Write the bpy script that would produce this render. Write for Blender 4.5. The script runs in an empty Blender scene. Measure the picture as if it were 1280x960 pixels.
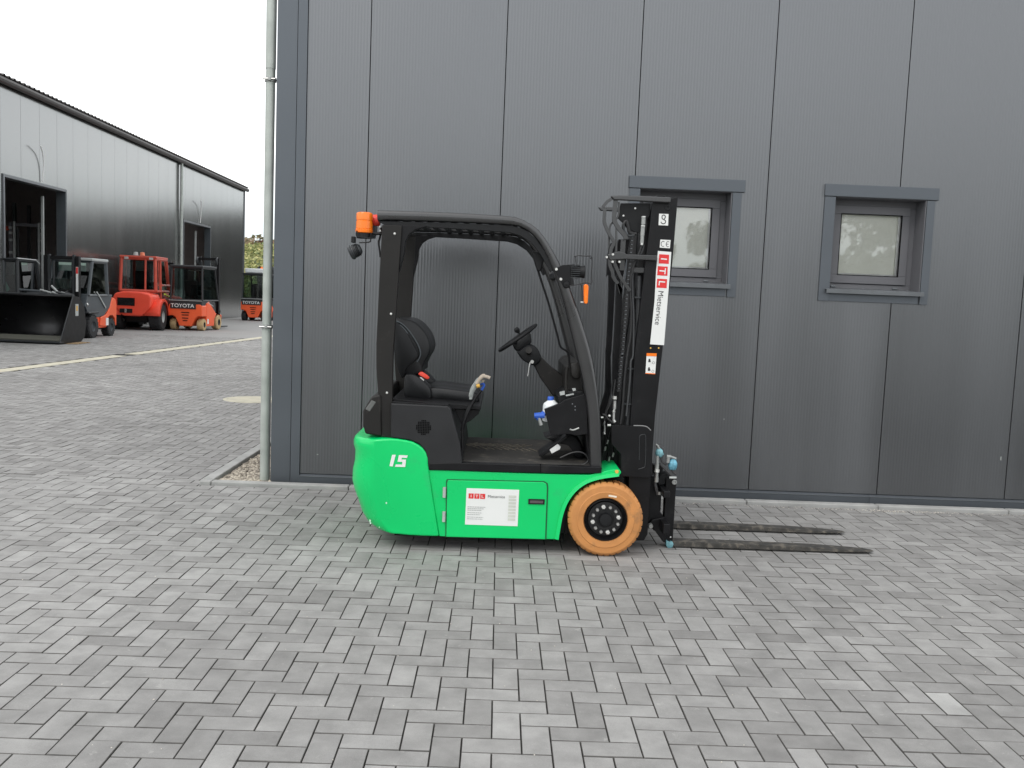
import bpy, bmesh, math, random
from mathutils import Vector, Matrix
random.seed(11)
R = math.radians
sc = bpy.context.scene
COL = sc.collection

# ---------------------------------------------------------------- camera, sky, sun
FPX, PITCH, ROLL, YAW, CH = 1160.99, .0930, .0400, .0170, 1.4859
cy_, sy_, cp_, sp_ = math.cos(YAW), math.sin(YAW), math.cos(PITCH), math.sin(PITCH)
FW = Vector((sy_*cp_, cy_*cp_, -sp_)); RT0 = Vector((cy_, -sy_, 0)); UP0 = RT0.cross(FW)
RT = RT0*math.cos(ROLL)+UP0*math.sin(ROLL); UP = -RT0*math.sin(ROLL)+UP0*math.cos(ROLL)
CAMP = Vector((0, 0, CH))
cam = bpy.data.cameras.new("camera"); camo = bpy.data.objects.new("camera", cam); COL.objects.link(camo)
m = Matrix((RT, UP, -FW)).transposed().to_4x4(); m.translation = CAMP
camo.matrix_world = m
cam.sensor_fit = 'HORIZONTAL'; cam.sensor_width = 36; cam.lens = 36*FPX/1280
cam.clip_start = .05; cam.clip_end = 2000
sc.camera = camo
sc.view_settings.view_transform = 'Standard'; sc.view_settings.look = 'None'
sc.view_settings.exposure = 0.90; sc.view_settings.gamma = 1
SUN_EL, SUN_AZ = R(48), R(215)      # azimuth measured clockwise from +Y
w = bpy.data.worlds.new("World"); sc.world = w; w.use_nodes = True
nt = w.node_tree; bg = nt.nodes['Background']; bg.inputs[1].default_value = .1
sky = nt.nodes.new('ShaderNodeTexSky'); sky.sky_type = 'NISHITA'; sky.sun_disc = False
sky.sun_elevation = SUN_EL; sky.sun_rotation = SUN_AZ
tc = nt.nodes.new('ShaderNodeTexCoord')
nz = nt.nodes.new('ShaderNodeTexNoise'); nz.inputs['Scale'].default_value = 2.2; nz.inputs['Detail'].default_value = 5
mp = nt.nodes.new('ShaderNodeMapping'); mp.inputs['Scale'].default_value = (1, 1, 3)
nt.links.new(tc.outputs['Generated'], mp.inputs[0]); nt.links.new(mp.outputs[0], nz.inputs['Vector'])
rmp = nt.nodes.new('ShaderNodeValToRGB')
rmp.color_ramp.elements[0].position = .30; rmp.color_ramp.elements[0].color = (7.2, 7.35, 7.5, 1)
rmp.color_ramp.elements[1].position = .62; rmp.color_ramp.elements[1].color = (9.8, 9.8, 9.7, 1)
nt.links.new(nz.outputs['Fac'], rmp.inputs[0])
# slightly thinner, cooler cloud close to the horizon all the way round
sx = nt.nodes.new('ShaderNodeSeparateXYZ'); nt.links.new(tc.outputs['Generated'], sx.inputs[0])
hr = nt.nodes.new('ShaderNodeMapRange'); hr.inputs[1].default_value = 0.0; hr.inputs[2].default_value = .11
hr.inputs[3].default_value = 1.0; hr.inputs[4].default_value = 0.0
nt.links.new(sx.outputs[2], hr.inputs[0])
hm = nt.nodes.new('ShaderNodeMix'); hm.data_type = 'RGBA'; hm.inputs[7].default_value = (4.6, 5.7, 6.1, 1)
nt.links.new(hr.outputs[0], hm.inputs[0]); nt.links.new(rmp.outputs[0], hm.inputs[6])
mx = nt.nodes.new('ShaderNodeMix'); mx.data_type = 'RGBA'; mx.inputs[0].default_value = .88
nt.links.new(sky.outputs[0], mx.inputs[6]); nt.links.new(hm.outputs[2], mx.inputs[7])
nt.links.new(mx.outputs[2], bg.inputs[0])
sl = bpy.data.lights.new("sun", 'SUN'); sl.energy = 0.5; sl.angle = R(24); sl.color = (1, .97, .92)
so = bpy.data.objects.new("sun", sl); COL.objects.link(so)
sd = Vector((math.sin(SUN_AZ)*math.cos(SUN_EL), math.cos(SUN_AZ)*math.cos(SUN_EL), math.sin(SUN_EL)))
so.rotation_euler = sd.to_track_quat('Z', 'Y').to_euler(); so.location = (0, 0, 30)

# ---------------------------------------------------------------- helpers
def ray(px, py): return FW+RT*((px-640)/FPX)-UP*((py-480)/FPX)
def at(px, py, Y):
    d = ray(px, py); return CAMP+d*(Y/d.y)
def gnd(px, py, z=0):
    d = ray(px, py); return CAMP+d*((z-CH)/d.z)
def crop(ox, oy, s): return lambda pts: [(ox+x/s, oy+y/s) for x, y in pts]
WL = {}
def wl(o): return WL.get(o.name, Vector((0, 0, 0))) if o else Vector((0, 0, 0))
def thing(name, label, cat, loc=(0, 0, 0), group=None):
    o = bpy.data.objects.new(name, None); COL.objects.link(o); o.location = loc; o.empty_display_size = .2
    o['label'] = label; o['category'] = cat
    if group: o['group'] = group
    WL[o.name] = Vector(loc); return o
def tag(o, label=None, cat=None, group=None, kind=None):
    for k, v in (('label', label), ('category', cat), ('group', group), ('kind', kind)):
        if v: o[k] = v
    return o
def part(name, V, F, mat, parent=None, sharp=35, bev=0, seg=2, smooth=True, centre=True):
    V = [Vector(v) for v in V]
    c = Vector((0, 0, 0))
    if centre:
        lo = Vector([min(v[i] for v in V) for i in range(3)]); hi = Vector([max(v[i] for v in V) for i in range(3)])
        c = (lo+hi)/2
    me = bpy.data.meshes.new(name); me.from_pydata([v-c for v in V], [], F)
    bm = bmesh.new(); bm.from_mesh(me); bmesh.ops.recalc_face_normals(bm, faces=bm.faces); bm.to_mesh(me); bm.free()
    if smooth and sharp:
        for p in me.polygons: p.use_smooth = True
        me.set_sharp_from_angle(angle=R(sharp))
    me.materials.append(mat)
    o = bpy.data.objects.new(name, me); COL.objects.link(o)
    o.location = c-wl(parent); o.parent = parent; WL[o.name] = c
    if bev:
        b = o.modifiers.new("bevel", 'BEVEL'); b.width = bev; b.segments = seg; b.limit_method = 'ANGLE'; b.angle_limit = R(38)
        b.harden_normals = True
    return o
class MB:
    def __init__(s): s.V = []; s.F = []
    def add(s, V, F):
        n = len(s.V); s.V += [Vector(v) for v in V]; s.F += [tuple(i+n for i in f) for f in F]; return s
    def build(s, name, mat, parent=None, **k): return part(name, s.V, s.F, mat, parent, **k)
def g_box(c, s, rot=None):
    V = [Vector((x*s[0]/2, y*s[1]/2, z*s[2]/2)) for x in (-1, 1) for y in (-1, 1) for z in (-1, 1)]
    if rot: V = [rot @ v for v in V]
    return [v+Vector(c) for v in V], [(0, 1, 3, 2), (4, 6, 7, 5), (0, 4, 5, 1), (2, 3, 7, 6), (0, 2, 6, 4), (1, 5, 7, 3)]
def g_ext(pts, a, b):
    n = len(pts); V = [(x, a, z) for x, z in pts]+[(x, b, z) for x, z in pts]
    F = [tuple(range(n)), tuple(range(2*n-1, n-1, -1))]+[(i, i+n, (i+1) % n+n, (i+1) % n) for i in range(n)]
    return V, F
def g_extx(pts, a, b):
    V, F = g_ext(pts, 0, 1); return [(a+(b-a)*v[1], v[0], v[2]) for v in V], F
def px2(pts, Y): return [((p := at(x, y, Y)).x, p.z) for x, y in pts]
def prism(name, pts, Y, Y2, mat, parent, bev=.004, seg=2, Yt=None):
    V, F = g_ext(px2(pts, Yt if Yt else Y), Y, Y2); return part(name, V, F, mat, parent, bev=bev, seg=seg)
def box(name, c, s, mat, parent, bev=.004, rot=None):
    V, F = g_box(c, s, rot); return part(name, V, F, mat, parent, bev=bev)
def g_tube(P, r, seg=10, cap=True):
    P = [Vector(p) for p in P]; n = len(P); rr = r if isinstance(r, (list, tuple)) else [r]*n
    V = []; F = []; pu = None
    for i, p in enumerate(P):
        t = (P[min(i+1, n-1)]-P[max(i-1, 0)]).normalized()
        if pu is None:
            u = t.cross(Vector((0, 0, 1)));
            if u.length < .05: u = t.cross(Vector((0, 1, 0)))
        else: u = pu-t*pu.dot(t)
        u.normalize(); pu = u; v = t.cross(u)
        for k in range(seg):
            a = 2*math.pi*k/seg; V.append(p+(u*math.cos(a)+v*math.sin(a))*rr[i])
    for i in range(n-1):
        for k in range(seg):
            F.append((i*seg+k, i*seg+(k+1) % seg, (i+1)*seg+(k+1) % seg, (i+1)*seg+k))
    if cap: F += [tuple(range(seg)), tuple(range(n*seg-1, (n-1)*seg-1, -1))]
    return V, F
def tube(name, P, r, mat, parent, seg=10, **k):
    V, F = g_tube(P, r, seg); return part(name, V, F, mat, parent, **k)
def ptube(name, pts, Y, r, mat, parent, seg=8):
    return tube(name, smooth([at(x, y, Y) if not isinstance(Y, (list, tuple)) else at(x, y, Y[i]) for i, (x, y) in enumerate(pts)]), r, mat, parent, seg)
def smooth(P, k=3):
    if len(P) < 3: return P
    out = []
    for i in range(len(P)-1):
        p0, p1, p2, p3 = P[max(i-1, 0)], P[i], P[i+1], P[min(i+2, len(P)-1)]
        for j in range(k):
            t = j/k
            out.append(.5*((2*p1)+(p2-p0)*t+(2*p0-5*p1+4*p2-p3)*t*t+(3*p1-p0-3*p2+p3)*t**3))
    return out+[P[-1]]
def g_lathe(prof, c, axis='Y', seg=32):
    """prof: (radius, offset along axis)"""
    V = []; F = []; n = len(prof)
    for k in range(seg):
        a = 2*math.pi*k/seg
        for r, h in prof:
            q = (r*math.cos(a), h, r*math.sin(a)) if axis == 'Y' else ((r*math.cos(a), r*math.sin(a), h) if axis == 'Z' else (h, r*math.cos(a), r*math.sin(a)))
            V.append(Vector(q)+Vector(c))
    for k in range(seg):
        for i in range(n-1):
            F.append((k*n+i, k*n+i+1, ((k+1) % seg)*n+i+1, ((k+1) % seg)*n+i))
    return V, F
def lathe(name, prof, c, mat, parent, axis='Y', seg=32, **k):
    V, F = g_lathe(prof, c, axis, seg); return part(name, V, F, mat, parent, **k)
_fc = {}
def text_geo(s, size, off=.012):
    if (s, size) in _fc: return _fc[(s, size)]
    cu = bpy.data.curves.new("t", 'FONT'); cu.body = s; cu.size = size; cu.align_x = 'CENTER'; cu.align_y = 'CENTER'
    cu.resolution_u = 3; cu.extrude = .0
    cu.offset = size*(.012 if len(s) < 8 else -.004)
    o = bpy.data.objects.new("t", cu); COL.objects.link(o)
    dg = bpy.context.evaluated_depsgraph_get(); me = bpy.data.meshes.new_from_object(o.evaluated_get(dg))
    V = [(v.co.x, v.co.y) for v in me.vertices]; F = [tuple(p.vertices) for p in me.polygons]
    bpy.data.objects.remove(o); bpy.data.curves.remove(cu); bpy.data.meshes.remove(me)
    x0, x1 = min(v[0] for v in V), max(v[0] for v in V); y0, y1 = min(v[1] for v in V), max(v[1] for v in V)
    V = [(x-(x0+x1)/2, y-(y0+y1)/2) for x, y in V]
    _fc[(s, size)] = (V, F); return V, F
def g_text(s, size, o, u, v, sx=1):
    V, F = text_geo(s, size); return [Vector(o)+Vector(u)*x*sx+Vector(v)*y for x, y in V], F
def text(name, s, size, o, u, v, mat, parent, sx=1):
    V, F = g_text(s, size, o, u, v, sx); return part(name, V, F, mat, parent, sharp=0)
def loft(rings, cap=True):
    V = []; F = []; n = len(rings[0])
    for r in rings: V += [Vector(p) for p in r]
    for i in range(len(rings)-1):
        for k in range(n): F.append((i*n+k, i*n+(k+1) % n, (i+1)*n+(k+1) % n, (i+1)*n+k))
    if cap: F += [tuple(range(n)), tuple(range(len(V)-1, len(V)-n-1, -1))]
    return V, F
def copy_part(src, parent, loc):
    o = src.copy(); COL.objects.link(o); o.parent = parent; o.location = loc; return o

# ---------------------------------------------------------------- materials
def mat(name, col, rough=.5, metal=0, var=.08, scale=6, bump=0, bscale=60, spec=.5, dirt=None, dirt_amt=0, dscale=3, coat=0):
    m_ = bpy.data.materials.new(name); m_.use_nodes = True; n = m_.node_tree; b = n.nodes['Principled BSDF']
    b.inputs['Roughness'].default_value = rough; b.inputs['Metallic'].default_value = metal
    b.inputs['Specular IOR Level'].default_value = spec; b.inputs['Coat Weight'].default_value = coat
    b.inputs['Coat Roughness'].default_value = .12
    t = n.nodes.new('ShaderNodeTexCoord'); geo = n.nodes.new('ShaderNodeNewGeometry')
    no = n.nodes.new('ShaderNodeTexNoise'); no.inputs['Scale'].default_value = scale; no.inputs['Detail'].default_value = 6
    n.links.new(t.outputs['Object'], no.inputs['Vector'])
    mr = n.nodes.new('ShaderNodeMapRange'); mr.inputs[1].default_value = .3; mr.inputs[2].default_value = .7
    mr.inputs[3].default_value = 1-var; mr.inputs[4].default_value = 1+var; n.links.new(no.outputs['Fac'], mr.inputs[0])
    vm = n.nodes.new('ShaderNodeVectorMath'); vm.operation = 'SCALE'; vm.inputs[0].default_value = col[:3]
    n.links.new(mr.outputs[0], vm.inputs['Scale']); out = vm.outputs[0]
    if dirt:
        d = n.nodes.new('ShaderNodeTexNoise'); d.inputs['Scale'].default_value = dscale; d.inputs['Detail'].default_value = 9; d.inputs['Roughness'].default_value = .68
        n.links.new(t.outputs['Object'], d.inputs['Vector'])
        dr = n.nodes.new('ShaderNodeMapRange'); dr.inputs[1].default_value = .62-dirt_amt*.3; dr.inputs[2].default_value = .72-dirt_amt*.2; dr.clamp = True
        dr.inputs[4].default_value = min(1, .35+dirt_amt)
        n.links.new(d.outputs['Fac'], dr.inputs[0])
        dm = n.nodes.new('ShaderNodeMix'); dm.data_type = 'RGBA'; n.links.new(dr.outputs[0], dm.inputs[0]); n.links.new(out, dm.inputs[6]); dm.inputs[7].default_value = (*dirt, 1)
        out = dm.outputs[2]
    n.links.new(out, b.inputs['Base Color'])
    rr = n.nodes.new('ShaderNodeMapRange'); rr.inputs[1].default_value = .3; rr.inputs[2].default_value = .7
    rr.inputs[3].default_value = max(0, rough-.06); rr.inputs[4].default_value = min(1, rough+.08); n.links.new(no.outputs['Fac'], rr.inputs[0]); n.links.new(rr.outputs[0], b.inputs['Roughness'])
    if bump:
        bn = n.nodes.new('ShaderNodeTexNoise'); bn.inputs['Scale'].default_value = bscale; bn.inputs['Detail'].default_value = 4
        n.links.new(t.outputs['Object'], bn.inputs['Vector'])
        bp = n.nodes.new('ShaderNodeBump'); bp.inputs['Strength'].default_value = bump; bp.inputs['Distance'].default_value = .004
        n.links.new(bn.outputs['Fac'], bp.inputs['Height']); n.links.new(bp.outputs[0], b.inputs['Normal'])
    return m_
def ribbed(name, col, rough, metal, axis=0, period=.0225, depth=.0010, strength=.45, spec=.5):
    m_ = mat(name, col, rough, metal, var=.06, scale=.5, spec=spec); n = m_.node_tree; b = n.nodes['Principled BSDF']
    for l in list(n.links):
        if l.from_node.type == 'TEX_COORD': to = l.to_socket; n.links.remove(l); mpp = n.nodes.new('ShaderNodeMapping'); mpp.inputs['Scale'].default_value = (4, 4, .35); n.links.new([q for q in n.nodes if q.type == 'NEW_GEOMETRY'][0].outputs['Position'], mpp.inputs[0]); n.links.new(mpp.outputs[0], to)
    if strength < .02:
        for q in n.nodes:
            if q.type == 'MAP_RANGE':
                lo_, hi_ = q.inputs[3].default_value, q.inputs[4].default_value; c_ = (lo_+hi_)/2; q.inputs[3].default_value = c_+(lo_-c_)*.2; q.inputs[4].default_value = c_+(hi_-c_)*.2
        return m_
    g = n.nodes.new('ShaderNodeNewGeometry'); s = n.nodes.new('ShaderNodeSeparateXYZ'); n.links.new(g.outputs['Position'], s.inputs[0])
    q = n.nodes.new('ShaderNodeMath'); q.operation = 'MULTIPLY'; q.inputs[1].default_value = 2*math.pi/period; n.links.new(s.outputs[axis], q.inputs[0])
    si = n.nodes.new('ShaderNodeMath'); si.operation = 'SINE'; n.links.new(q.outputs[0], si.inputs[0])
    wv = n.nodes.new('ShaderNodeTexNoise'); wv.inputs['Scale'].default_value = 1.3; wv.inputs['Detail'].default_value = 1
    n.links.new(g.outputs['Position'], wv.inputs['Vector'])
    ad = n.nodes.new('ShaderNodeMath'); ad.operation = 'MULTIPLY_ADD'; ad.inputs[1].default_value = 3.0
    n.links.new(wv.outputs['Fac'], ad.inputs[0]); n.links.new(si.outputs[0], ad.inputs[2])
    bp = n.nodes.new('ShaderNodeBump'); bp.inputs['Strength'].default_value = strength; bp.inputs['Distance'].default_value = depth
    n.links.new(ad.outputs[0], bp.inputs['Height']); n.links.new(bp.outputs[0], b.inputs['Normal'])
    return m_
M = {}
M['panel'] = ribbed('anthracite_panel', (.182, .188, .196), .34, .9, spec=.6)
M['hallpanel'] = ribbed('silver_grey_panel', (.285, .29, .288), .19, .88, axis=1, period=.20, depth=.00005, strength=.01, spec=.7)
M['trim'] = mat('anthracite_trim', (.115, .128, .143), .42, .6, var=.05, scale=2)
M['joint'] = mat('joint_black', (.003, .003, .003), .9, spec=.1)
M['frame'] = mat('window_frame_grey', (.125, .125, .135), .45, 0, var=.04)
M['sill'] = mat('sill_grey', (.15, .16, .17), .35, .4)
M['blind'] = mat('pale_blind', (.93, .95, .86), .8, var=.05, scale=2)
M['zinc'] = mat('zinc_pipe', (.42, .45, .42), .5, .3, var=.14, scale=7)
M['zincd'] = mat('zinc_clamp', (.35, .36, .35), .45, .6)
M['greenp'] = mat('green_paint', (.000, .60, .150), .30, 0, var=.05, scale=2.2, spec=.4, coat=.15, dirt=(.03, .44, .15), dirt_amt=.08, dscale=5)
M['blk'] = mat('black_paint', (.006, .006, .007), .38, 0, spec=.28, var=.2, scale=8, dirt=(.035, .034, .032), dirt_amt=.1, dscale=9)
M['guard'] = mat('satin_guard_paint', (.014, .014, .015), .30, 0, var=.1, spec=.8, coat=.5)
M['blk2'] = mat('black_plastic', (.009, .0095, .0105), .48, 0, var=.15, spec=.3, bump=.15, bscale=300)
M['hood'] = mat('hood_plastic', (.019, .0195, .021), .48, 0, var=.15, spec=.35, bump=.15, bscale=300)
M['blkg'] = mat('pillar_dark', (.014, .013, .012), .5, 0, spec=.3, var=.15, scale=5, dirt=(.07, .066, .06), dirt_amt=.1, dscale=7)
M['seat'] = mat('seat_vinyl', (.009, .0095, .0105), .42, 0, spec=.4, var=.15, bump=.2, bscale=200)
M['rubber'] = mat('rubber_mat', (.040, .038, .035), .75, 0, var=.2, dirt=(.15, .135, .11), dirt_amt=.3, dscale=11)
M['hose'] = mat('hose_rubber', (.016, .016, .017), .5)
M['steel'] = mat('bright_steel', (.62, .62, .60), .3, .9, var=.12, scale=30)
M['bolt'] = mat('bolt_zinc', (.75, .75, .72), .3, .6)
M['white'] = mat('white_label', (.78, .79, .77), .4, var=.02)
M['red'] = mat('red_label', (.72, .03, .03), .4, var=.02)
M['ink'] = mat('black_ink', (.02, .02, .022), .5)
M['greyink'] = mat('grey_ink', (.42, .43, .42), .6)
M['paleink'] = mat('pale_ink', (.60, .62, .55), .6)
M['orange'] = mat('orange_lens', (.95, .20, .008), .22, 0, var=.06, spec=.6)
M['redlens'] = mat('red_lens', (.8, .06, .04), .25)
M['tyre'] = mat('ochre_tyre', (.54, .235, .072), .72, 0, var=.14, scale=9, dirt=(.24, .13, .06), dirt_amt=.30, dscale=7, bump=.15, bscale=90)
M['rim'] = mat('black_rim', (.012, .012, .013), .32)
M['fork'] = mat('worn_fork_steel', (.060, .057, .052), .5, .2, var=.35, scale=18, dirt=(.24, .21, .17), dirt_amt=.36, dscale=22)
M['tape'] = mat('pale_blue_tape', (.20, .42, .47), .5, 0, var=.2, scale=60)
M['blue'] = mat('blue_plastic', (.03, .11, .50), .35)
M['jug'] = mat('white_plastic', (.80, .83, .83), .4)
M['glove'] = mat('glove_fabric', (.42, .36, .29), .9, 0, var=.2, scale=50)
M['gloveg'] = mat('glove_grey_palm', (.27, .29, .28), .85, 0, var=.2, scale=50)
M['gold'] = mat('yellow_tag', (.62, .36, .06), .6)
M['kerb'] = mat('kerb_concrete', (.34, .34, .33), .85, 0, var=.15, scale=9, bump=.4, bscale=90, dirt=(.42, .41, .38), dirt_amt=.1, dscale=4)
M['stripe'] = mat('pale_gutter_stone', (.52, .49, .39), .85, 0, var=.16, scale=6, dirt=(.30, .28, .24), dirt_amt=.15, dscale=5)
M['hallred'] = mat('faded_red_paint', (.50, .075, .045), .45, 0, var=.12, scale=4)
M['brightred'] = mat('red_orange_paint', (.86, .085, .045), .38, 0, var=.05, scale=3)
M['orangep'] = mat('orange_paint', (.88, .125, .040), .38, 0, var=.05, scale=3)
M['dkgrey'] = mat('dark_grey_paint', (.026, .029, .032), .45)
M['midgrey'] = mat('blue_grey_paint', (.065, .076, .084), .4)
M['palegrey'] = mat('pale_grey_paint', (.42, .44, .43), .5)
M['tan'] = mat('tan_tyre', (.46, .33, .17), .8, 0, var=.15, scale=12)
M['btyre'] = mat('black_tyre', (.022, .023, .025), .75, 0, var=.2, scale=20)
M['interior'] = mat('dark_interior', (.34, .30, .29), .9)
M['intfloor'] = mat('hall_floor', (.13, .13, .13), .6)
M['wood'] = mat('pallet_wood', (.36, .25, .14), .85, 0, var=.2, scale=20)
M['roof'] = mat('roof_brown_grey', (.075, .07, .068), .5, .2)
M['trunk'] = mat('bark', (.09, .07, .05), .95, 0, var=.3, scale=5, bump=.6, bscale=20)
def glassmat(name, tint=(.75, .82, .80), gl=.02, mixf=.0, dark=0):
    m_ = bpy.data.materials.new(name); m_.use_nodes = True; n = m_.node_tree; n.nodes.remove(n.nodes['Principled BSDF'])
    o = n.nodes['Material Output']; a = n.nodes.new('ShaderNodeBsdfTransparent'); a.inputs[0].default_value = (*tint, 1)
    g = n.nodes.new('ShaderNodeBsdfGlossy'); g.inputs['Roughness'].default_value = gl
    f = n.nodes.new('ShaderNodeFresnel'); f.inputs[0].default_value = 1.55
    ad = n.nodes.new('ShaderNodeMath'); ad.operation = 'MULTIPLY_ADD'; ad.inputs[1].default_value = 1.7; ad.inputs[2].default_value = mixf
    n.links.new(f.outputs[0], ad.inputs[0]); mi = n.nodes.new('ShaderNodeMixShader'); n.links.new(ad.outputs[0], mi.inputs[0])
    n.links.new(a.outputs[0], mi.inputs[1]); n.links.new(g.outputs[0], mi.inputs[2]); n.links.new(mi.outputs[0], o.inputs[0])
    return m_
M['glass'] = glassmat('window_glass', (1, 1, 1), mixf=.015)
M['cabglass'] = glassmat('cab_glass', (.42, .50, .49), mixf=.03)
def leafmat(name, c1, c2, tr=.25):
    m_ = bpy.data.materials.new(name); m_.use_nodes = True; n = m_.node_tree; b = n.nodes['Principled BSDF']
    a = n.nodes.new('ShaderNodeAttribute'); a.attribute_name = 'tint'
    mi = n.nodes.new('ShaderNodeMix'); mi.data_type = 'RGBA'; mi.inputs[6].default_value = (*c1, 1); mi.inputs[7].default_value = (*c2, 1)
    n.links.new(a.outputs['Fac'], mi.inputs[0]); n.links.new(mi.outputs[2], b.inputs['Base Color']); b.inputs['Roughness'].default_value = .7
    return m_
M['leaf'] = leafmat('green_leaves', (.028, .036, .022), (.075, .085, .045))
M['leafdark'] = leafmat('dark_leaves', (.012, .016, .013), (.030, .036, .027))
M['leafaut'] = leafmat('autumn_leaves', (.13, .17, .08), (.36, .22, .16))
M['vine'] = leafmat('yellow_vine_leaves', (.15, .21, .07), (.52, .47, .20))
M['pebble'] = leafmat('pebbles', (.13, .11, .09), (.55, .49, .40))
M['grit'] = leafmat('pale_grit', (.35, .32, .28), (.75, .70, .62))
# paving
def pavemat(name, far=False):
    m_ = bpy.data.materials.new(name); m_.use_nodes = True; n = m_.node_tree; b = n.nodes['Principled BSDF']; L = n.links.new
    geo = n.nodes.new('ShaderNodeNewGeometry')
    a1 = n.nodes.new('ShaderNodeAttribute'); a1.attribute_name = 'tint'; a2 = n.nodes.new('ShaderNodeAttribute'); a2.attribute_type = 'OBJECT'; a2.attribute_name = 'tint'
    ad = n.nodes.new('ShaderNodeMath'); ad.operation = 'ADD'; L(a1.outputs['Fac'], ad.inputs[0]); L(a2.outputs['Fac'], ad.inputs[1])
    rp = n.nodes.new('ShaderNodeValToRGB'); e = rp.color_ramp.elements
    e[0].position = 0; e[0].color = (.212, .207, .201, 1); e[1].position = 1; e[1].color = (.60, .60, .58, 1)
    x = rp.color_ramp.elements.new(.30); x.color = (.262, .257, .250, 1); x = rp.color_ramp.elements.new(.72); x.color = (.340, .335, .326, 1)
    L(ad.outputs[0], rp.inputs[0])
    # mottling inside every stone
    n1 = n.nodes.new('ShaderNodeTexNoise'); n1.inputs['Scale'].default_value = 7; n1.inputs['Detail'].default_value = 7; n1.inputs['Roughness'].default_value = .62; L(geo.outputs['Position'], n1.inputs['Vector'])
    r1 = n.nodes.new('ShaderNodeMapRange'); r1.inputs[1].default_value = .3; r1.inputs[2].default_value = .72; r1.inputs[3].default_value = .78; r1.inputs[4].default_value = 1.16; L(n1.outputs['Fac'], r1.inputs[0])
    n2 = n.nodes.new('ShaderNodeTexNoise'); n2.inputs['Scale'].default_value = 420; n2.inputs['Detail'].default_value = 3; L(geo.outputs['Position'], n2.inputs['Vector'])
    r2 = n.nodes.new('ShaderNodeMapRange'); r2.inputs[1].default_value = .3; r2.inputs[2].default_value = .7; r2.inputs[3].default_value = .88; r2.inputs[4].default_value = 1.12; L(n2.outputs['Fac'], r2.inputs[0])
    n4 = n.nodes.new('ShaderNodeTexNoise'); n4.inputs['Scale'].default_value = .55; n4.inputs['Detail'].default_value = 4; L(geo.outputs['Position'], n4.inputs['Vector'])
    r4 = n.nodes.new('ShaderNodeMapRange'); r4.inputs[1].default_value = .3; r4.inputs[2].default_value = .7; r4.inputs[3].default_value = .84; r4.inputs[4].default_value = 1.10; L(n4.outputs['Fac'], r4.inputs[0])
    p = n.nodes.new('ShaderNodeMath'); p.operation = 'MULTIPLY'; L(r1.outputs[0], p.inputs[0]); L(r2.outputs[0], p.inputs[1])
    p2 = n.nodes.new('ShaderNodeMath'); p2.operation = 'MULTIPLY'; L(p.outputs[0], p2.inputs[0]); L(r4.outputs[0], p2.inputs[1])
    v = n.nodes.new('ShaderNodeVectorMath'); v.operation = 'SCALE'; L(rp.outputs[0], v.inputs[0]); L(p2.outputs[0], v.inputs['Scale'])
    # pale lime bloom and specks
    n3 = n.nodes.new('ShaderNodeTexNoise'); n3.inputs['Scale'].default_value = 16; n3.inputs['Detail'].default_value = 10; n3.inputs['Roughness'].default_value = .72; L(geo.outputs['Position'], n3.inputs['Vector'])
    r3 = n.nodes.new('ShaderNodeMapRange'); r3.inputs[1].default_value = .61; r3.inputs[2].default_value = .74; r3.inputs[4].default_value = .55; L(n3.outputs['Fac'], r3.inputs[0])
    mi = n.nodes.new('ShaderNodeMix'); mi.data_type = 'RGBA'; L(r3.outputs[0], mi.inputs[0]); L(v.outputs[0], mi.inputs[6]); mi.inputs[7].default_value = (.52, .51, .48, 1)
    L(mi.outputs[2], b.inputs['Base Color'])
    b.inputs['Roughness'].default_value = .78; b.inputs['Specular IOR Level'].default_value = .35
    bp = n.nodes.new('ShaderNodeBump'); bp.inputs['Strength'].default_value = .35; bp.inputs['Distance'].default_value = .002
    L(n2.outputs['Fac'], bp.inputs['Height']); L(bp.outputs[0], b.inputs['Normal'])
    return m_
M['pave'] = pavemat('paving_stone')
M['edge'] = mat('shaded_dirty_edge', (.115, .111, .105), .9, 0, var=.35, scale=12, spec=.2)  # joint shade, along with dirt, coloured dark into stone chamfers and sides
M['sand'] = mat('joint_sand', (.055, .053, .05), .95, 0, var=.3, scale=30)
M['farpave'] = mat('distant_paving', (.275, .272, .265), .85, 0, var=.07, scale=.7)
M['grass'] = mat('field_grass', (.10, .12, .045), .95, 0, var=.3, scale=.2)

# ---------------------------------------------------------------- the ground
WY = 7.0588                                           # front face of the big wall
BX = -1.70                                            # its left-hand corner
def sheet(name, x0, y0, x1, y1, z, mt, parent=None, kind='structure'):
    o = part(name, [(x0, y0, z), (x1, y0, z), (x1, y1, z), (x0, y1, z)], [(0, 1, 2, 3)], mt, parent, sharp=0)
    if kind: o['kind'] = kind
    return o
sheet('ground', -700, -700, 700, 900, -.10, M['grass'])
paving = sheet('paving', -45, -30, 90, 75, -.012, M['sand'])
YFAR = 27.0
far = sheet('far_yard', -45, YFAR, 90, 75, -.003, M['farpave'])
sheet('near_yard', -45, -30, 45, .6, -.003, M['farpave'])
PB = .1; OX, OY = -.0698, 2.9125
KX = -2.19                                            # left end of the kerb
FRONT_Y1 = 6.862; SEAM = 7.02
bricks = []
def proj(x, y, z=0):
    q = Vector((x, y, z))-CAMP; d = q.dot(FW)
    if d < .3: return None
    return 640+FPX*q.dot(RT)/d, 480-FPX*q.dot(UP)/d
def near_view(x, y, mar):
    return abs(x-.01*y) < .575*y+mar
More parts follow.
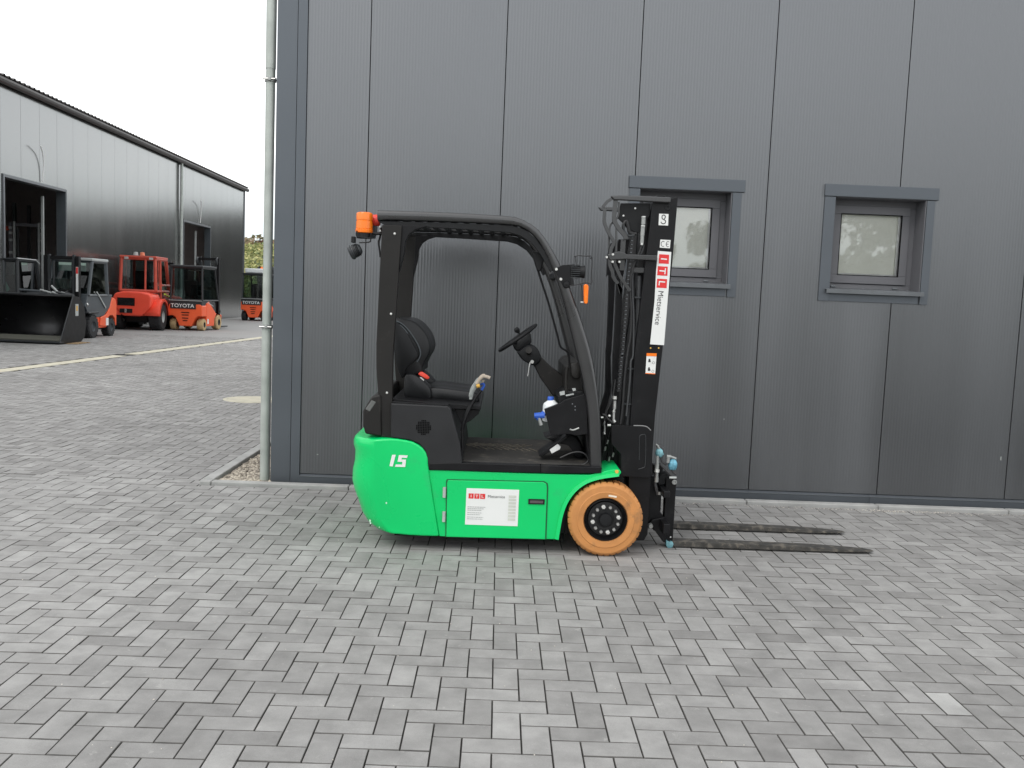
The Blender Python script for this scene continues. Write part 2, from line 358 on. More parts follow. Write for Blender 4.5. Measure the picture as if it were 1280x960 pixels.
def lay(zone, oy_shift, ox_shift):
    # herringbone: horizontal stone [i,i+2]x[d,d+1], upright stone [i,i+1]x[d-2,d], d = -i+4j
    for i in range(-190, 190):
        for j in range(-90, 160):
            d = -i+4*j
            y = OY+oy_shift+d*PB; x = OX+ox_shift+i*PB
            if y < .5 or y > YFAR+.3: continue
            if not near_view(x, y, 1.3): continue
            for r in ((x, y, x+.2, y+.1), (x, y-.2, x+.1, y)):
                zone(r)
def add(r, x0, y0, x1, y1):
    a = max(r[0], x0); b = max(r[1], y0); c = min(r[2], x1); d = min(r[3], y1)
    if c-a > .015 and d-b > .015: bricks.append((a, b, c, d))
def zfront(r):
    if r[1] > 7.2: return
    if r[3] <= FRONT_Y1+.02: add(r, -30, .6, 30, FRONT_Y1)
    else: add(r, -30, .6, KX-.001, SEAM); add(r, KX, .6, 30, FRONT_Y1)
def zyard(r):
    if r[3] < 6.9: return
    if r[0] > KX+.2: return
    add(r, -30, SEAM, KX-.003, YFAR)
MAN = gnd(316, 499.6); MANR = .38
lay(zfront, 0, 0); lay(zyard, .055, .03)
def in_man(b):
    cx, cyy = (b[0]+b[2])/2, (b[1]+b[3])/2
    return math.hypot(cx-MAN.x, cyy-MAN.y) < MANR-.07
S0, S1 = gnd(0, 463.5), gnd(330, 421.5)               # pale gutter strip across the yard
sdir = (S1-S0).normalized(); snor = Vector((-sdir.y, sdir.x, 0))
def in_strip(b):
    q = Vector(((b[0]+b[2])/2, (b[1]+b[3])/2, 0))-S0; return abs(q.dot(snor)) < .20
bricks = [b for b in bricks if not in_man(b) and not in_strip(b)]
WHITE = [(1.78, 3.41), (gnd(1160, 723).x, gnd(1160, 723).y), (gnd(1270, 822).x, gnd(1270, 822).y)]
def btint(b):
    cx, cyy = (b[0]+b[2])/2, (b[1]+b[3])/2
    for k, (wx_, wy_) in enumerate(WHITE):
        if b[0]-.0 <= wx_ <= b[2] and b[1] <= wy_ <= b[3]: return .82 if k == 0 else .68
    t = random.gauss(.45, .14)
    if random.random() < .015: t += .14
    return max(.08, min(.68, t))
def brick_geo(b, dz, tx, ty):
    j = .0017; x0, y0, x1, y1 = b[0]+j, b[1]+j, b[2]-j, b[3]-j
    c = .0017; cx, cyy = (x0+x1)/2, (y0+y1)/2
    def z(x, y, h): return h+dz+(x-cx)*tx+(y-cyy)*ty
    V = [(x, y, -.012) for x, y in ((x0, y0), (x1, y0), (x1, y1), (x0, y1))]
    V += [(x, y, z(x, y, -.0025)) for x, y in ((x0, y0), (x1, y0), (x1, y1), (x0, y1))]
    V += [(x, y, z(x, y, 0)) for x, y in ((x0+c, y0+c), (x1-c, y0+c), (x1-c, y1-c), (x0+c, y1-c))]
    F = [(8, 9, 10, 11)]
    for k in range(4):
        n_ = (k+1) % 4; F += [(k, n_, 4+n_, 4+k), (4+k, 4+n_, 8+n_, 8+k)]
    return V, F
def shows(b):
    cx, cyy = (b[0]+b[2])/2, (b[1]+b[3])/2; q = proj(cx, cyy)
    if not q or not (-10 < q[0] < 1290 and q[1] < 972): return -1
    return (b[2]-b[0])*(b[3]-b[1])/(cyy**3)
order = sorted(bricks, key=lambda b: -shows(b))
single, rest = order[:300], order[300:]
std = {}
for b in single:
    w_, h_ = round(b[2]-b[0], 4), round(b[3]-b[1], 4)
    if (w_, h_) not in std:
        V, F = brick_geo((-w_/2, -h_/2, w_/2, h_/2), 0, 0, 0)
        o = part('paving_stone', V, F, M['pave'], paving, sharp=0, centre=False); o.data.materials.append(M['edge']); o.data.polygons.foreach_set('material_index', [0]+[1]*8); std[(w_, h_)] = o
    else:
        o = std[(w_, h_)].copy(); COL.objects.link(o); o.parent = paving
    o.location = Vector(((b[0]+b[2])/2, (b[1]+b[3])/2, random.uniform(-.0012, .0010)))-wl(paving)
    o.rotation_euler = (random.gauss(0, .004), random.gauss(0, .004), random.gauss(0, .002)); o['tint'] = btint(b)
V = []; F = []; T = []
for b in rest:
    v, f = brick_geo(b, random.uniform(-.0012, .001), random.gauss(0, .006), random.gauss(0, .006))
    n_ = len(V); V += v; F += [tuple(k+n_ for k in q) for q in f]; T += [btint(b)]*9
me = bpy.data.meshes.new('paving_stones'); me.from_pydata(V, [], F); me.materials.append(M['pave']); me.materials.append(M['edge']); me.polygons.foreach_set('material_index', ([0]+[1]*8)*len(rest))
at_ = me.attributes.new('tint', 'FLOAT', 'FACE'); at_.data.foreach_set('value', T)
o = bpy.data.objects.new('paving_stones', me); COL.objects.link(o); o.parent = paving; o.location = -wl(paving); o['kind'] = 'stuff'

# pale gutter strip, in two runs, and the round cover
strip = None
def strip_run(a, b, n):
    mb = MB()
    for k in range(n):
        p = S0.lerp(S1, a+(b-a)*k/n); q = S0.lerp(S1, a+(b-a)*(k+1)/n)-sdir*.006
        V = [p-snor*.145, q-snor*.145, q+snor*.145, p+snor*.145]
        V = [Vector((v.x, v.y, -.012)) for v in V]+[Vector((v.x, v.y, .001)) for v in V]
        mb.add(V, [(0, 1, 2, 3), (4, 5, 6, 7), (0, 1, 5, 4), (1, 2, 6, 5), (2, 3, 7, 6), (3, 0, 4, 7)])
    return mb
mb = strip_run(-.6, .305, 44); mb2 = strip_run(.345, 1.35, 56); mb.V, mb.F = mb.V, mb.F; mb.add(mb2.V, mb2.F)
g = mb.build('gutter_strip', M['stripe'], None, sharp=0); g['kind'] = 'structure'
V, F = g_lathe([(0, .006), (MANR-.06, .006), (MANR-.055, .0), (MANR-.05, .0), (MANR-.048, .005), (MANR, .004), (MANR, -.011)], (MAN.x, MAN.y, 0), 'Z', 48)
g = part('manhole_cover', V, F, M['stripe'], None); tag(g, 'round pale concrete manhole cover in the yard beside the downpipe', 'manhole cover')

# kerb with separate stones, gravel bed
kerb = thing('kerb', 'low grey concrete kerb edging the foot of the big grey wall', 'kerb', (1, 6.91, 0))
kerb['kind'] = 'structure'; del kerb['category']; del kerb['label']
def kstone(x0, x1, y0, y1, z1=.028):
    V, F = g_box(((x0+x1)/2, (y0+y1)/2, (z1-.1)/2), (x1-x0, y1-y0, z1+.1)); part('kerb_stone', V, F, M['kerb'], kerb, bev=.009, seg=3)
K0 = gnd(436, 612).x
xs = [KX, K0-1.0]+[K0+k for k in range(0, 7)]
kstone(KX, KX+.085, 6.87, 6.955)
kstone(KX+.089, K0-.002, 6.87, 6.950)
for k in range(0, 7): kstone(K0+k+.002, K0+k+1-.002, 6.87+random.uniform(-.002, .002), 6.95)
for k in range(12): kstone(KX+.0, KX+.088, 6.962+k*1.0, 6.962+k*1.0+.995, .034)
gb = sheet('gravel_bed', KX-.02, 6.95, 8, WY+.15, -.008, M['sand']); sheet('gravel_bed', KX-.02, WY+.15, BX+.05, 19, -.008, M['sand'])
V = []; F = []; T = []
bmI = bmesh.new(); bmesh.ops.create_icosphere(bmI, subdivisions=1, radius=1); iV = [v.co.copy() for v in bmI.verts]; iF = [tuple(v.index for v in f.verts) for f in bmI.faces]; bmI.free()
def pebble(x, y, z, s):
    q = Matrix.Rotation(random.uniform(0, 6.3), 3, 'Z') @ Matrix.Rotation(random.uniform(-.5, .5), 3, 'X')
    sc_ = Vector((s*random.uniform(.8, 1.3), s*random.uniform(.7, 1), s*random.uniform(.4, .75)))
    n_ = len(V)
    for v in iV:
        p = q @ Vector((v.x*sc_.x, v.y*sc_.y, v.z*sc_.z))*random.uniform(.85, 1.12); V.append((p.x+x, p.y+y, p.z+z))
    F.extend(tuple(k+n_ for k in f) for f in iF); T.extend([random.random()]*20)
for k in range(4200):
    y = 6.96+2.6*random.random()**1.6; x = random.uniform(KX+.10, BX+.0)
    pebble(x, y, -.004+random.uniform(0, .012), random.uniform(.007, .017))
for k in range(500): pebble(random.uniform(BX, 4.6), random.uniform(6.955, 7.03), -.006, random.uniform(.006, .012))
GV, GF, GT = V, F, T
me = bpy.data.meshes.new('gravel'); me.from_pydata(V, [], F); me.materials.append(M['pebble']); me.attributes.new('tint', 'FLOAT', 'FACE').data.foreach_set('value', T)
o = bpy.data.objects.new('gravel', me); COL.objects.link(o); tag(o, 'beige rounded gravel between the kerb and the downpipe corner', 'gravel', kind='stuff')

V = []; F = []; T = []
for k in range(150):
    y = random.uniform(2.6, 6.8); pebble(random.uniform(-.56*y, .58*y), y, .002, random.uniform(.0012, .0035))
for k in range(420): pebble(1.2+3.4*random.random(), 6.86-abs(random.gauss(0, .05)), .001, random.uniform(.0015, .004))
for k in range(160): pebble(3.0+random.gauss(0, .28), 6.82+random.gauss(0, .03), .001, random.uniform(.002, .006))
me = bpy.data.meshes.new('grit'); me.from_pydata(V, [], F); me.materials.append(M['grit']); me.attributes.new('tint', 'FLOAT', 'FACE').data.foreach_set('value', T)
o = bpy.data.objects.new('grit', me); COL.objects.link(o); tag(o, 'pale sand and grit scattered on the paving and along the kerb', 'grit', kind='stuff')

# ---------------------------------------------------------------- the dark building
BH = 6.4
bld = thing('warehouse', 'dark grey panel clad building with two small square windows behind the green forklift', 'building', (3, WY, 0))
X0 = -1.0194
def rects(x0, x1, z0, z1, holes):
    xs = sorted({x0, x1}|{min(max(h[k], x0), x1) for h in holes for k in (0, 1)}); zs = sorted({z0, z1}|{min(max(h[k], z0), z1) for h in holes for k in (2, 3)})
    for a, b in zip(xs, xs[1:]):
        for c, d in zip(zs, zs[1:]):
            mxx, mz = (a+b)/2, (c+d)/2
            if any(h[0] < mxx < h[1] and h[2] < mz < h[3] for h in holes): continue
            yield a, b, c, d
WIN = [(1.020, 1.712), (2.494, 3.183)]; WZ0, WZ1 = 1.640, 2.338
HOLES = [(a, b, WZ0, WZ1) for a, b in WIN]
px0 = [-1.482]+[X0+k for k in range(0, 10)]
for k in range(len(px0)-1):
    a, b = px0[k]+.0035, px0[k+1]-.0035
    mb = MB()
    for (p, q, r, s) in rects(a, b, .078, BH, HOLES):
        mb.add([(p, WY, r), (q, WY, r), (q, WY, s), (p, WY, s)], [(0, 1, 2, 3)])
    e = .012
    for xx in (a, b):
        cuts = sorted([.078, BH]+[z for h in HOLES if h[0] < xx < h[1] for z in h[2:]])
        for z_a, z_b in zip(cuts[::2], cuts[1::2]):
            mb.add([(xx, WY, z_a), (xx, WY+.03, z_a), (xx, WY+.03, z_b), (xx, WY, z_b)], [(0, 1, 2, 3)])
    mb.build('wall_panel', M['panel'], bld, sharp=0)
mb = MB()
for (p, q, r, s) in rects(BX+.01, px0[-1], -.1, BH, HOLES): mb.add([(p, WY+.028, r), (q, WY+.028, r), (q, WY+.028, s), (p, WY+.028, s)], [(0, 1, 2, 3)])
mb.build('wall_core', M['joint'], bld, sharp=0)
for (x, y, w_, h_) in ((1251, 573, .006, .03), (905, 524, .006, .012), (1072, 300, .01, .01), (397, 568, .012, .006), (920, 272, .012, .01)):
    p = at(x, y, WY); box('wall_scuff', (p.x, WY-.0005, p.z), (w_, .003, h_), M['zinc'], bld, bev=0)
# other walls and roof
mb = MB(); XR = px0[-1]
mb.add([(BX, WY+.005, -.05), (BX, 19, -.05), (BX, 19, BH), (BX, WY+.005, BH)], [(0, 1, 2, 3)])
mb.add([(XR, WY, -.05), (XR, 19, -.05), (XR, 19, BH), (XR, WY, BH)], [(0, 1, 2, 3)])
mb.add([(BX, 19, -.05), (XR, 19, -.05), (XR, 19, BH), (BX, 19, BH)], [(0, 1, 2, 3)])
mb.build('side_wall', M['panel'], bld, sharp=0)
box('roof', ((BX+XR)/2, 13.05, BH+.08), (XR-BX+.3, 12.3, .14), M['roof'], bld)
# corner flashing, its step, and the base flashing
box('corner_trim', ((BX-.004-1.555)/2, WY-.004+.02, BH/2+.0), (-1.555-BX+.004, .05, BH+.05), M['trim'], bld, bev=.002)
box('corner_trim', (-1.5165, WY-.0, BH/2+.0), (.070, .032, BH+.04), M['trim'], bld, bev=.003)
for k in range(5):
    a = -1.482 if k == 0 else -1.482+k*2.2; b = -1.482+(k+1)*2.2-.002
    V, F = g_extx([(WY+.02, -.06), (WY-.026, -.06), (WY-.026, .058), (WY-.004, .072), (WY+.02, .076)], a, b); part('base_trim', V, F, M['trim'], bld, bev=.0015)
    V, F = g_box(((a+b)/2, WY-.0285, .060), (b-a, .004, .0035)); part('trim_edge', V, F, M['sill'], bld)
def window(x0, x1, tx0, tx1):
    wroot = box('window', ((x0+x1)/2, WY+.175, (WZ0+WZ1)/2), (x1-x0-.004, .05, WZ1-WZ0-.004), M['frame'], bld, bev=.003)
    # hollow frame: replace mesh with ring
    def ring(a, b, c, d, t, y0, y1):
        mb = MB()
        for cc, ss in ((((a+b)/2, (y0+y1)/2, d-t/2), (b-a, y1-y0, t)), (((a+b)/2, (y0+y1)/2, c+t/2), (b-a, y1-y0, t)),
                       ((a+t/2, (y0+y1)/2, (c+d)/2), (t, y1-y0, d-c-2*t)), ((b-t/2, (y0+y1)/2, (c+d)/2), (t, y1-y0, d-c-2*t))):
            mb.add(*g_box(cc, ss))
        return mb
    WLc = WL[wroot.name].copy()
    mb = ring(x0+.002, x1-.002, WZ0+.002, WZ1-.002, .052, WY+.150, WY+.215)
    me = bpy.data.meshes.new('window'); me.from_pydata([v-WLc for v in mb.V], [], mb.F); me.materials.append(M['frame']); wroot.data = me
    a, b, c, d = x0+.046, x1-.046, WZ0+.058, WZ1-.046
    ring(a, b, c, d, .066, WY+.138, WY+.2).build('sash', M['frame'], wroot, bev=.003)
    ga, gb_, gc, gd = a+.064, b-.064, c+.064, d-.064
    ring(ga-.003, gb_+.003, gc-.003, gd+.003, .005, WY+.1365, WY+.150).build('gasket', M['joint'], wroot)
    box('glass_pane', ((ga+gb_)/2, WY+.158, (gc+gd)/2), (gb_-ga, .006, gd-gc), M['glass'], wroot, bev=0)
    box('spacer_bar', (gb_-.010, WY+.166, (gc+gd)/2), (.016, .008, gd-gc-.006), M['white'], wroot, bev=0)
    box('spacer_bar', ((ga+gb_)/2, WY+.166, gc+.008), (gb_-ga-.03, .008, .012), M['white'], wroot, bev=0)
    box('blind', ((ga+gb_)/2, WY+.180, (gc+gd)/2), (gb_-ga+.05, .008, gd-gc+.05), M['blind'], wroot, bev=0)
    for q in (.12, .82):
        V, F = g_tube([(x0+q*(x1-x0)-.018, WY+.146, WZ0+.03), (x0+q*(x1-x0)+.018, WY+.146, WZ0+.03)], .0085, 8); part('drain_cap', V, F, M['sill'], wroot)
    # reveal lining and outer trim
    for cc, ss in (((x0-.0, WY+.085, (WZ0+WZ1)/2), (.006, .19, WZ1-WZ0)), ((x1+.0, WY+.085, (WZ0+WZ1)/2), (.006, .19, WZ1-WZ0)),
                   (((x0+x1)/2, WY+.085, WZ1+.0), (x1-x0+.006, .19, .006)), (((x0+x1)/2, WY+.085, WZ0-.0), (x1-x0+.006, .19, .006))):
        box('reveal', cc, ss, M['frame'], wroot, bev=0)
    box('trim_board', ((tx0+tx1)/2+.012, WY-.008, (WZ1+2.428)/2), (tx1-tx0, .022, 2.428-WZ1), M['trim'], wroot, bev=.003)
    box('trim_board', ((tx0+x0)/2+.01, WY-.005, (WZ0+WZ1)/2-.045), (x0-tx0-.014, .017, WZ1-WZ0+.083), M['trim'], wroot, bev=.002)
    box('trim_board', ((tx1+x1)/2-.002, WY-.005, (WZ0+WZ1)/2-.045), (tx1-x1-.018, .017, WZ1-WZ0+.083), M['trim'], wroot, bev=.002)
    box('trim_board', ((x0+x1)/2-.002, WY-.003, WZ0-.043), (x1-x0-.004, .014, .084), M['trim'], wroot, bev=.002)
    V, F = g_extx([(WY+.15, WZ0+.022), (WY-.045, WZ0+.006), (WY-.045, WZ0-.026), (WY-.040, WZ0-.026), (WY-.040, WZ0-.0), (WY+.15, WZ0+.014)], x0-.03, x1+.025); part('sill', V, F, M['sill'], wroot, bev=.0015)
    box('sill_shadow_gap', ((x0+x1)/2, WY-.015, WZ0-.012), (x1-x0-.01, .03, .016), M['joint'], wroot, bev=0)
window(WIN[0][0], WIN[0][1], .925, 1.797); window(WIN[1][0], WIN[1][1], 2.398, 3.262)

# downpipe at the corner
PX, PY = at(335.2, 300, 7.10).x, 7.10
dp = thing('downpipe', 'pale zinc downpipe at the left corner of the dark building', 'downpipe', (PX, PY, 0))
tube('pipe', [(PX+.002, PY, -.05), (PX, PY, 1.18), (PX, PY, 1.2)], .0375, M['zinc'], dp, 24)
tube('pipe', [(PX, PY, 1.19), (PX, PY, 3.10)], .0345, M['zinc'], dp, 24)
tube('pipe', [(PX, PY, 3.10), (PX, PY, BH)], .0375, M['zinc'], dp, 24)
for zc in (1.19, 3.02):
    c_ = lathe('pipe_clamp', [(.038, -.016), (.043, -.014), (.043, .014), (.038, .016)], (PX, PY, zc), M['zincd'], dp, 'Z', 24)
    box('clamp_lug', (PX+.005, PY-.047, zc), (.02, .02, .026), M['zincd'], c_, bev=.003)
    tube('clamp_screw', [(PX-.046, PY-.047, zc), (PX+.046, PY-.047, zc)], .005, M['steel'], c_, 8)
    tube('clamp_arm', [(PX, PY, zc), (BX, PY+.02, zc)], .007, M['zincd'], c_, 8)

# ---------------------------------------------------------------- the far hall
HA, HB = Vector((-12.17, 23.02)), Vector((-12.60, 46.0)); HH = 6.2
def wx(y): return HA.x+(y-HA.y)*(HB.x-HA.x)/(HB.y-HA.y)
def hall_y(px):
    d = ray(px, 350); k = (HB.x-HA.x)/(HB.y-HA.y); t = (HA.x-k*HA.y)/(d.x-k*d.y); return t*d.y
hall = thing('storage_hall', 'long silver grey panel clad hall with two open doors across the yard', 'building', (-12.4, 34, 0))
D1 = (hall_y(5), hall_y(82)); D2 = (hall_y(228.5), hall_y(262)); DZ = 3.92
hh = [(D1[0], D1[1], -1, DZ), (D2[0], D2[1], -1, DZ)]
y = 15.0
while y < 45.9:
    y2 = min(y+1.0, 46.0); mb = MB()
    for (p, q, r, s) in rects(y+.004, y2-.004, -.05, HH, hh):
        mb.add([(wx(p), p, r), (wx(q), q, r), (wx(q), q, s), (wx(p), p, s)], [(0, 1, 2, 3)])
    for yy in (y+.004, y2-.004):
        if not any(h[0] < yy < h[1] for h in hh): mb.add([(wx(yy), yy, 0), (wx(yy)-.02, yy, 0), (wx(yy)-.02, yy, HH), (wx(yy), yy, HH)], [(0, 1, 2, 3)])
    if mb.V: mb.build('wall_panel', M['hallpanel'], hall, sharp=0)
    y = y2
mb = MB()
for (p, q, r, s) in rects(15, 46, -.05, HH, hh): mb.add([(wx(p)-.018, p, r), (wx(q)-.018, q, r), (wx(q)-.018, q, s), (wx(p)-.018, p, s)], [(0, 1, 2, 3)])
mb.build('wall_core', M['dkgrey'], hall, sharp=0)
mb = MB(); XL = -32
mb.add([(wx(15)-.02, 15, -.05), (XL, 15, -.05), (XL, 15, HH+2), (wx(15)-.02, 15, HH)], [(0, 1, 2, 3)])
mb.add([(wx(46)-.02, 46, -.05), (XL, 46, -.05), (XL, 46, HH+2), (wx(46)-.02, 46, HH)], [(0, 1, 2, 3)])
mb.add([(XL, 15, -.05), (XL, 46, -.05), (XL, 46, HH+2), (XL, 15, HH+2)], [(0, 1, 2, 3)])
mb.build('hall_end_wall', M['interior'], hall, sharp=0)
part('hall_floor', [(wx(15), 15, .0), (wx(46), 46, .0), (XL, 46, .0), (XL, 15, .0)], [(0, 1, 2, 3)], M['intfloor'], hall, sharp=0)
# trapezoid sheet roof: ribs end at the eave
pr = []; y = 14.9
while y < 46.1: pr += [(y, 0), (y+.13, 0), (y+.16, .045), (y+.22, .045)]; y += .25
def rz_(x, y): return HH+.05+2.0*(wx(y)+.20-x)/(wx(y)+.20-(XL-.2))
for (xa, xb) in ((None, -15.5), (-19.5, XL-.2)):
    V = []; F = []
    for (yy, h) in pr:
        q = wx(yy)+.20 if xa is None else xa; V += [(q, yy, rz_(q, yy)+h), (xb, yy, rz_(xb, yy)+h)]
    for k in range(len(pr)-1): F.append((2*k, 2*k+1, 2*k+3, 2*k+2))
    part('roof_sheet', V, F, M['roof'], hall, sharp=0)
part('added_skylight', [(-15.4, 15, rz_(-15.4, 15)+.06), (-15.4, 46, rz_(-15.4, 46)+.06), (-19.6, 46, rz_(-19.6, 46)+.06), (-19.6, 15, rz_(-19.6, 15)+.06)], [(0, 1, 2, 3)], M['glass'], hall, sharp=0)  # made-up roof opening, put in to brighten the dark hall interior
tube('gutter', [(wx(14.9)+.13, 14.9, HH-.04), (wx(46.1)+.13, 46.15, HH-.04)], .085, M['roof'], hall, 10)
box('corner_strip', (wx(46)+.0, 46.02, HH/2), (.07, .06, HH), M['sill'], hall, bev=0)
for d in (D1, D2):
    for yy in d: box('door_jamb', (wx(yy)-.10, yy, DZ/2), (.26, .07, DZ), M['sill'] if yy == d[0] else M['midgrey'], hall, bev=0)
    V, F = g_box((wx(sum(d)/2)-.10, sum(d)/2, DZ+.03), (.26, d[1]-d[0]+.07, .07), Matrix.Rotation(.0187, 3, 'Z')); part('door_head', V, F, M['sill'], hall)
    box('door_rail', (wx(d[1])-.33, d[1]-.62 if d is D1 else d[1]-.9, DZ/2-.1), (.06, .05, DZ-.2), M['palegrey'], hall, bev=0)
    q = (d[0]*.42+d[1]*.58)
    tube('lamp_arm', smooth([Vector((wx(q)+.03, q, DZ+.10)), Vector((wx(q)+.06, q+.02, DZ+.5)), Vector((wx(q)+.10, q-.10, DZ+.80)), Vector((wx(q)+.18, q-.38, DZ+.98))], 5), .014, M['white'], hall, 6)
dy = hall_y(223.7)
hp = thing('downpipe', 'zinc downpipe on the silver grey hall between its two doors', 'downpipe', (wx(dy)+.08, dy, 0))
tube('pipe', [(wx(dy)+.08, dy, 0), (wx(dy)+.08, dy, HH-.05)], .055, M['zinc'], hp, 12)
for zc in (1.2, 2.6, 4.3): lathe('pipe_clamp', [(.056, -.03), (.066, -.03), (.066, .03), (.056, .03)], (wx(dy)+.08, dy, zc), M['zincd'], hp, 'Z', 12)
# racking inside the halls
for (yy, xa, lab) in ((29.5, -15.2, 'tall red and grey pallet rack inside the first open door of the hall'), (42.2, -15.0, 'tall dark pallet rack inside the second open door of the hall')):
    rk = thing('pallet_rack', lab, 'rack', (xa-1.4, yy, 0))
    for k in range(3):
        for dd in (0, .9): box('upright', (xa-k*2.0, yy+dd, 1.9), (.09, .07, 3.8), M['dkgrey'], rk, bev=0)
    for zc in (1.0, 2.0, 3.0):
        box('beam', (xa-2.0, yy-.04, zc), (4.1, .05, .12), M['hallred'], rk, bev=0)

# ---------------------------------------------------------------- the green forklift
YN, YF, YC = 5.29, 6.35, 5.82
def mir(y): return 2*YC-y
fl = thing('forklift', 'green and black electric forklift with orange tyres parked along the dark wall', 'forklift', (.05, YC, 0))
c7 = crop(430, 500, 5.0538)
c4 = crop(430, 440, 3.692)
c6 = crop(600, 395, 4.682)
cw = crop(680, 440, 3.5556)
# counterweight : (x,z) outline lofted across the truck with rounded rear corners
out = px2([(446, 542), (442.5, 546), (442.5, 553), (444.5, 560), (444, 572), (441.5, 583), (440.8, 597)], YN+.22)+px2([(443, 610)], YN+.2)+px2([(446, 621.5)], YN+.17)+px2([(450, 641)], YN+.12)+px2([(455, 653)], YN+.08)+px2([(463, 661.5)], YN+.05)+px2([(474, 666)], YN+.02)+px2([
           (490, 668), (510, 669.5), (530, 670.5), (548.6, 671), (546, 655), (543, 636), (540, 617), (537, 598), (534.8, 581), (534.3, 573), (532, 566), (528, 560.5), (522, 556), (514, 552.5), (503, 550.5), (490, 549), (475, 548), (463, 547.6), (450, 548)], YN)
xr = min(p[0] for p in out)
def cwring(y, s, dz=0):
    Rr = .24; off = Rr-math.sqrt(max(0, Rr*Rr-(Rr-s)**2)) if s < Rr else 0
    r = []
    for x, z in out:
        wgt = max(0, 1-(x-xr)/.42); wgt = wgt*wgt*(3-2*wgt); zz = z
        r.append((x+off*wgt, y, zz))
    return r
ys = [0, .012, .035, .07, .11, .16, .24]
rings = [cwring(YN+.004+s, s+.02) for s in ys]+[cwring(YF-.004-s, s+.02) for s in reversed(ys)]
V, F = loft(rings); o = part('counterweight', V, F, M['greenp'], fl, sharp=42, bev=.014, seg=3)
# chips of bare filler on it
mbc = MB()
for (x, y, s) in ((446.5, 602, 1.2), (448, 603, .8), (461, 610, 1.6), (460, 606, 1.2), (449, 615, .7), (483, 629, 1.3), (462.5, 651, 1.7), (463.2, 654, 1.3), (474, 659, .8)):
    p = at(x, y, YN+.003); yy = YN+.0035
    k = [(p.x+math.cos(a*1.05)*s*.0045*random.uniform(.5, 1), yy, p.z+math.sin(a*1.05)*s*.006*random.uniform(.5, 1.2)) for a in range(6)]
    if x > 462: mbc.add(k, [tuple(range(6))])
mbc.build('paint_chips', mat('chip', (.55, .75, .6), .6), o, sharp=0)['kind'] = 'stuff'
U3, V3 = Vector((1, 0, 0)), Vector((0, 0, 1))
def dec_frame(px, py, Y, ang=0):
    p = at(px, py, Y); a = R(ang); u = Vector((math.cos(a), 0, math.sin(a))); v = Vector((-math.sin(a), 0, math.cos(a))); return p, u, v
# rating figures as cut shapes (slanted)
dec = MB()
def cut(pts, Y): dec.add([at(x, y, Y) for x, y in c7(pts)], [tuple(range(len(pts)))])
cut([(304, 346), (327, 346), (308, 420), (287, 417), (299, 365)], YN+.0015)
five = [(347, 348), (403, 350), (398, 366), (366, 365), (363, 375), (392, 377), (387, 423), (322, 422), (327, 407), (366, 408), (370, 391), (338, 390)]
P5 = [at(x, y, YN+.0015) for x, y in c7(five)]
n5 = len(P5)
dec.add(P5, [(0, 1, 2, 3), (0, 3, 4), (0, 4, 11), (4, 5, 10, 11), (5, 6, 9, 10), (6, 7, 8, 9)])
dec.build('rating_figures', M['white'], fl, sharp=0)
# main side body with wheel arch
arch = [(698, 675), (700.5, 660), (703, 647), (706, 637), (710, 628), (715.5, 619.5), (722, 612.5), (730, 606.5), (739, 602.2), (750, 599), (762, 597), (774, 595.5)]
side = [(535, 588)]+[(560, 588.6), (640, 591.5), (700, 593.2), (737, 594), (752, 591), (764, 587.5), (775, 587.5), (777, 591)]+list(reversed(arch))+[(697, 674.8), (684, 674.6), (549, 671), (543, 636), (539, 610)]
prism('side_body', side, YN+.020, mir(YN+.020), M['greenp'], fl, bev=.007, seg=3, Yt=YN+.01)
# raised lip following the arch, and the bolt at its tip
lip = MB(); Lp = [at(v.x, v.y, YN+.004) for v in smooth([Vector((x, y, 0)) for x, y in arch], 2)]
for i in range(len(Lp)):
    t = (Lp[min(i+1, len(Lp)-1)]-Lp[max(i-1, 0)]).normalized(); nrm = Vector((-t.z, 0, t.x)); nrm = nrm if nrm.x < 0 or nrm.z > 0 else -nrm
    a, b = Lp[i]-nrm*.001, Lp[i]+nrm*.020
    lip.V += [Vector((a.x, YN+.006, a.z)), Vector((b.x, YN+.012, b.z)), Vector((a.x, YN+.09, a.z)), Vector((b.x, YN+.09, b.z))]
for i in range(len(Lp)-1):
    q = 4*i; lip.F += [(q, q+1, q+5, q+4), (q, q+4, q+6, q+2), (q+1, q+3, q+7, q+5)]
lip.build('fender_lip', M['greenp'], fl, sharp=60)
V, F = g_tube([at(771, 589.5, YN+.012), at(771, 589.5, YN+.03)], .011, 12); part('fender_bolt', V, F, M['gold'], fl)
# battery door
door = [(560, 600.3), (679, 602.8), (683, 605), (683.8, 610), (681.5, 674.2), (557.8, 671.1), (559, 603)]
gp = prism('door_gap', [(558.8, 599), (680.3, 601.5), (684.6, 604), (685.4, 609), (683, 674.5), (556.6, 671.3), (557.6, 601)], YN+.017, YN+.03, mat('gap_green', (.003, .10, .03), .6), fl, bev=0)
dr = prism('battery_door', door, YN+.0125, YN+.03, M['greenp'], fl, bev=.004, seg=2)
for (x, y) in ((555.3, 615.8), (554.7, 646.3)):
    p = at(x, y, YN); V, F = g_tube([(p.x, YN+.010, p.z-.030), (p.x, YN+.010, p.z+.030)], .0095, 10); part('hinge', V, F, M['palegrey'], fl)
hd = prism('door_handle', [(660.5, 623.8), (681, 624.3), (680.6, 630.8), (660.2, 630.3)], YN+.006, YN+.02, M['blk2'], dr, bev=.002)
prism('handle_recess', [(662.5, 625.6), (679, 626), (678.8, 629.2), (662.3, 628.8)], YN+.0045, YN+.008, mat('recess_grey', (.09, .07, .075), .6), hd, bev=0)
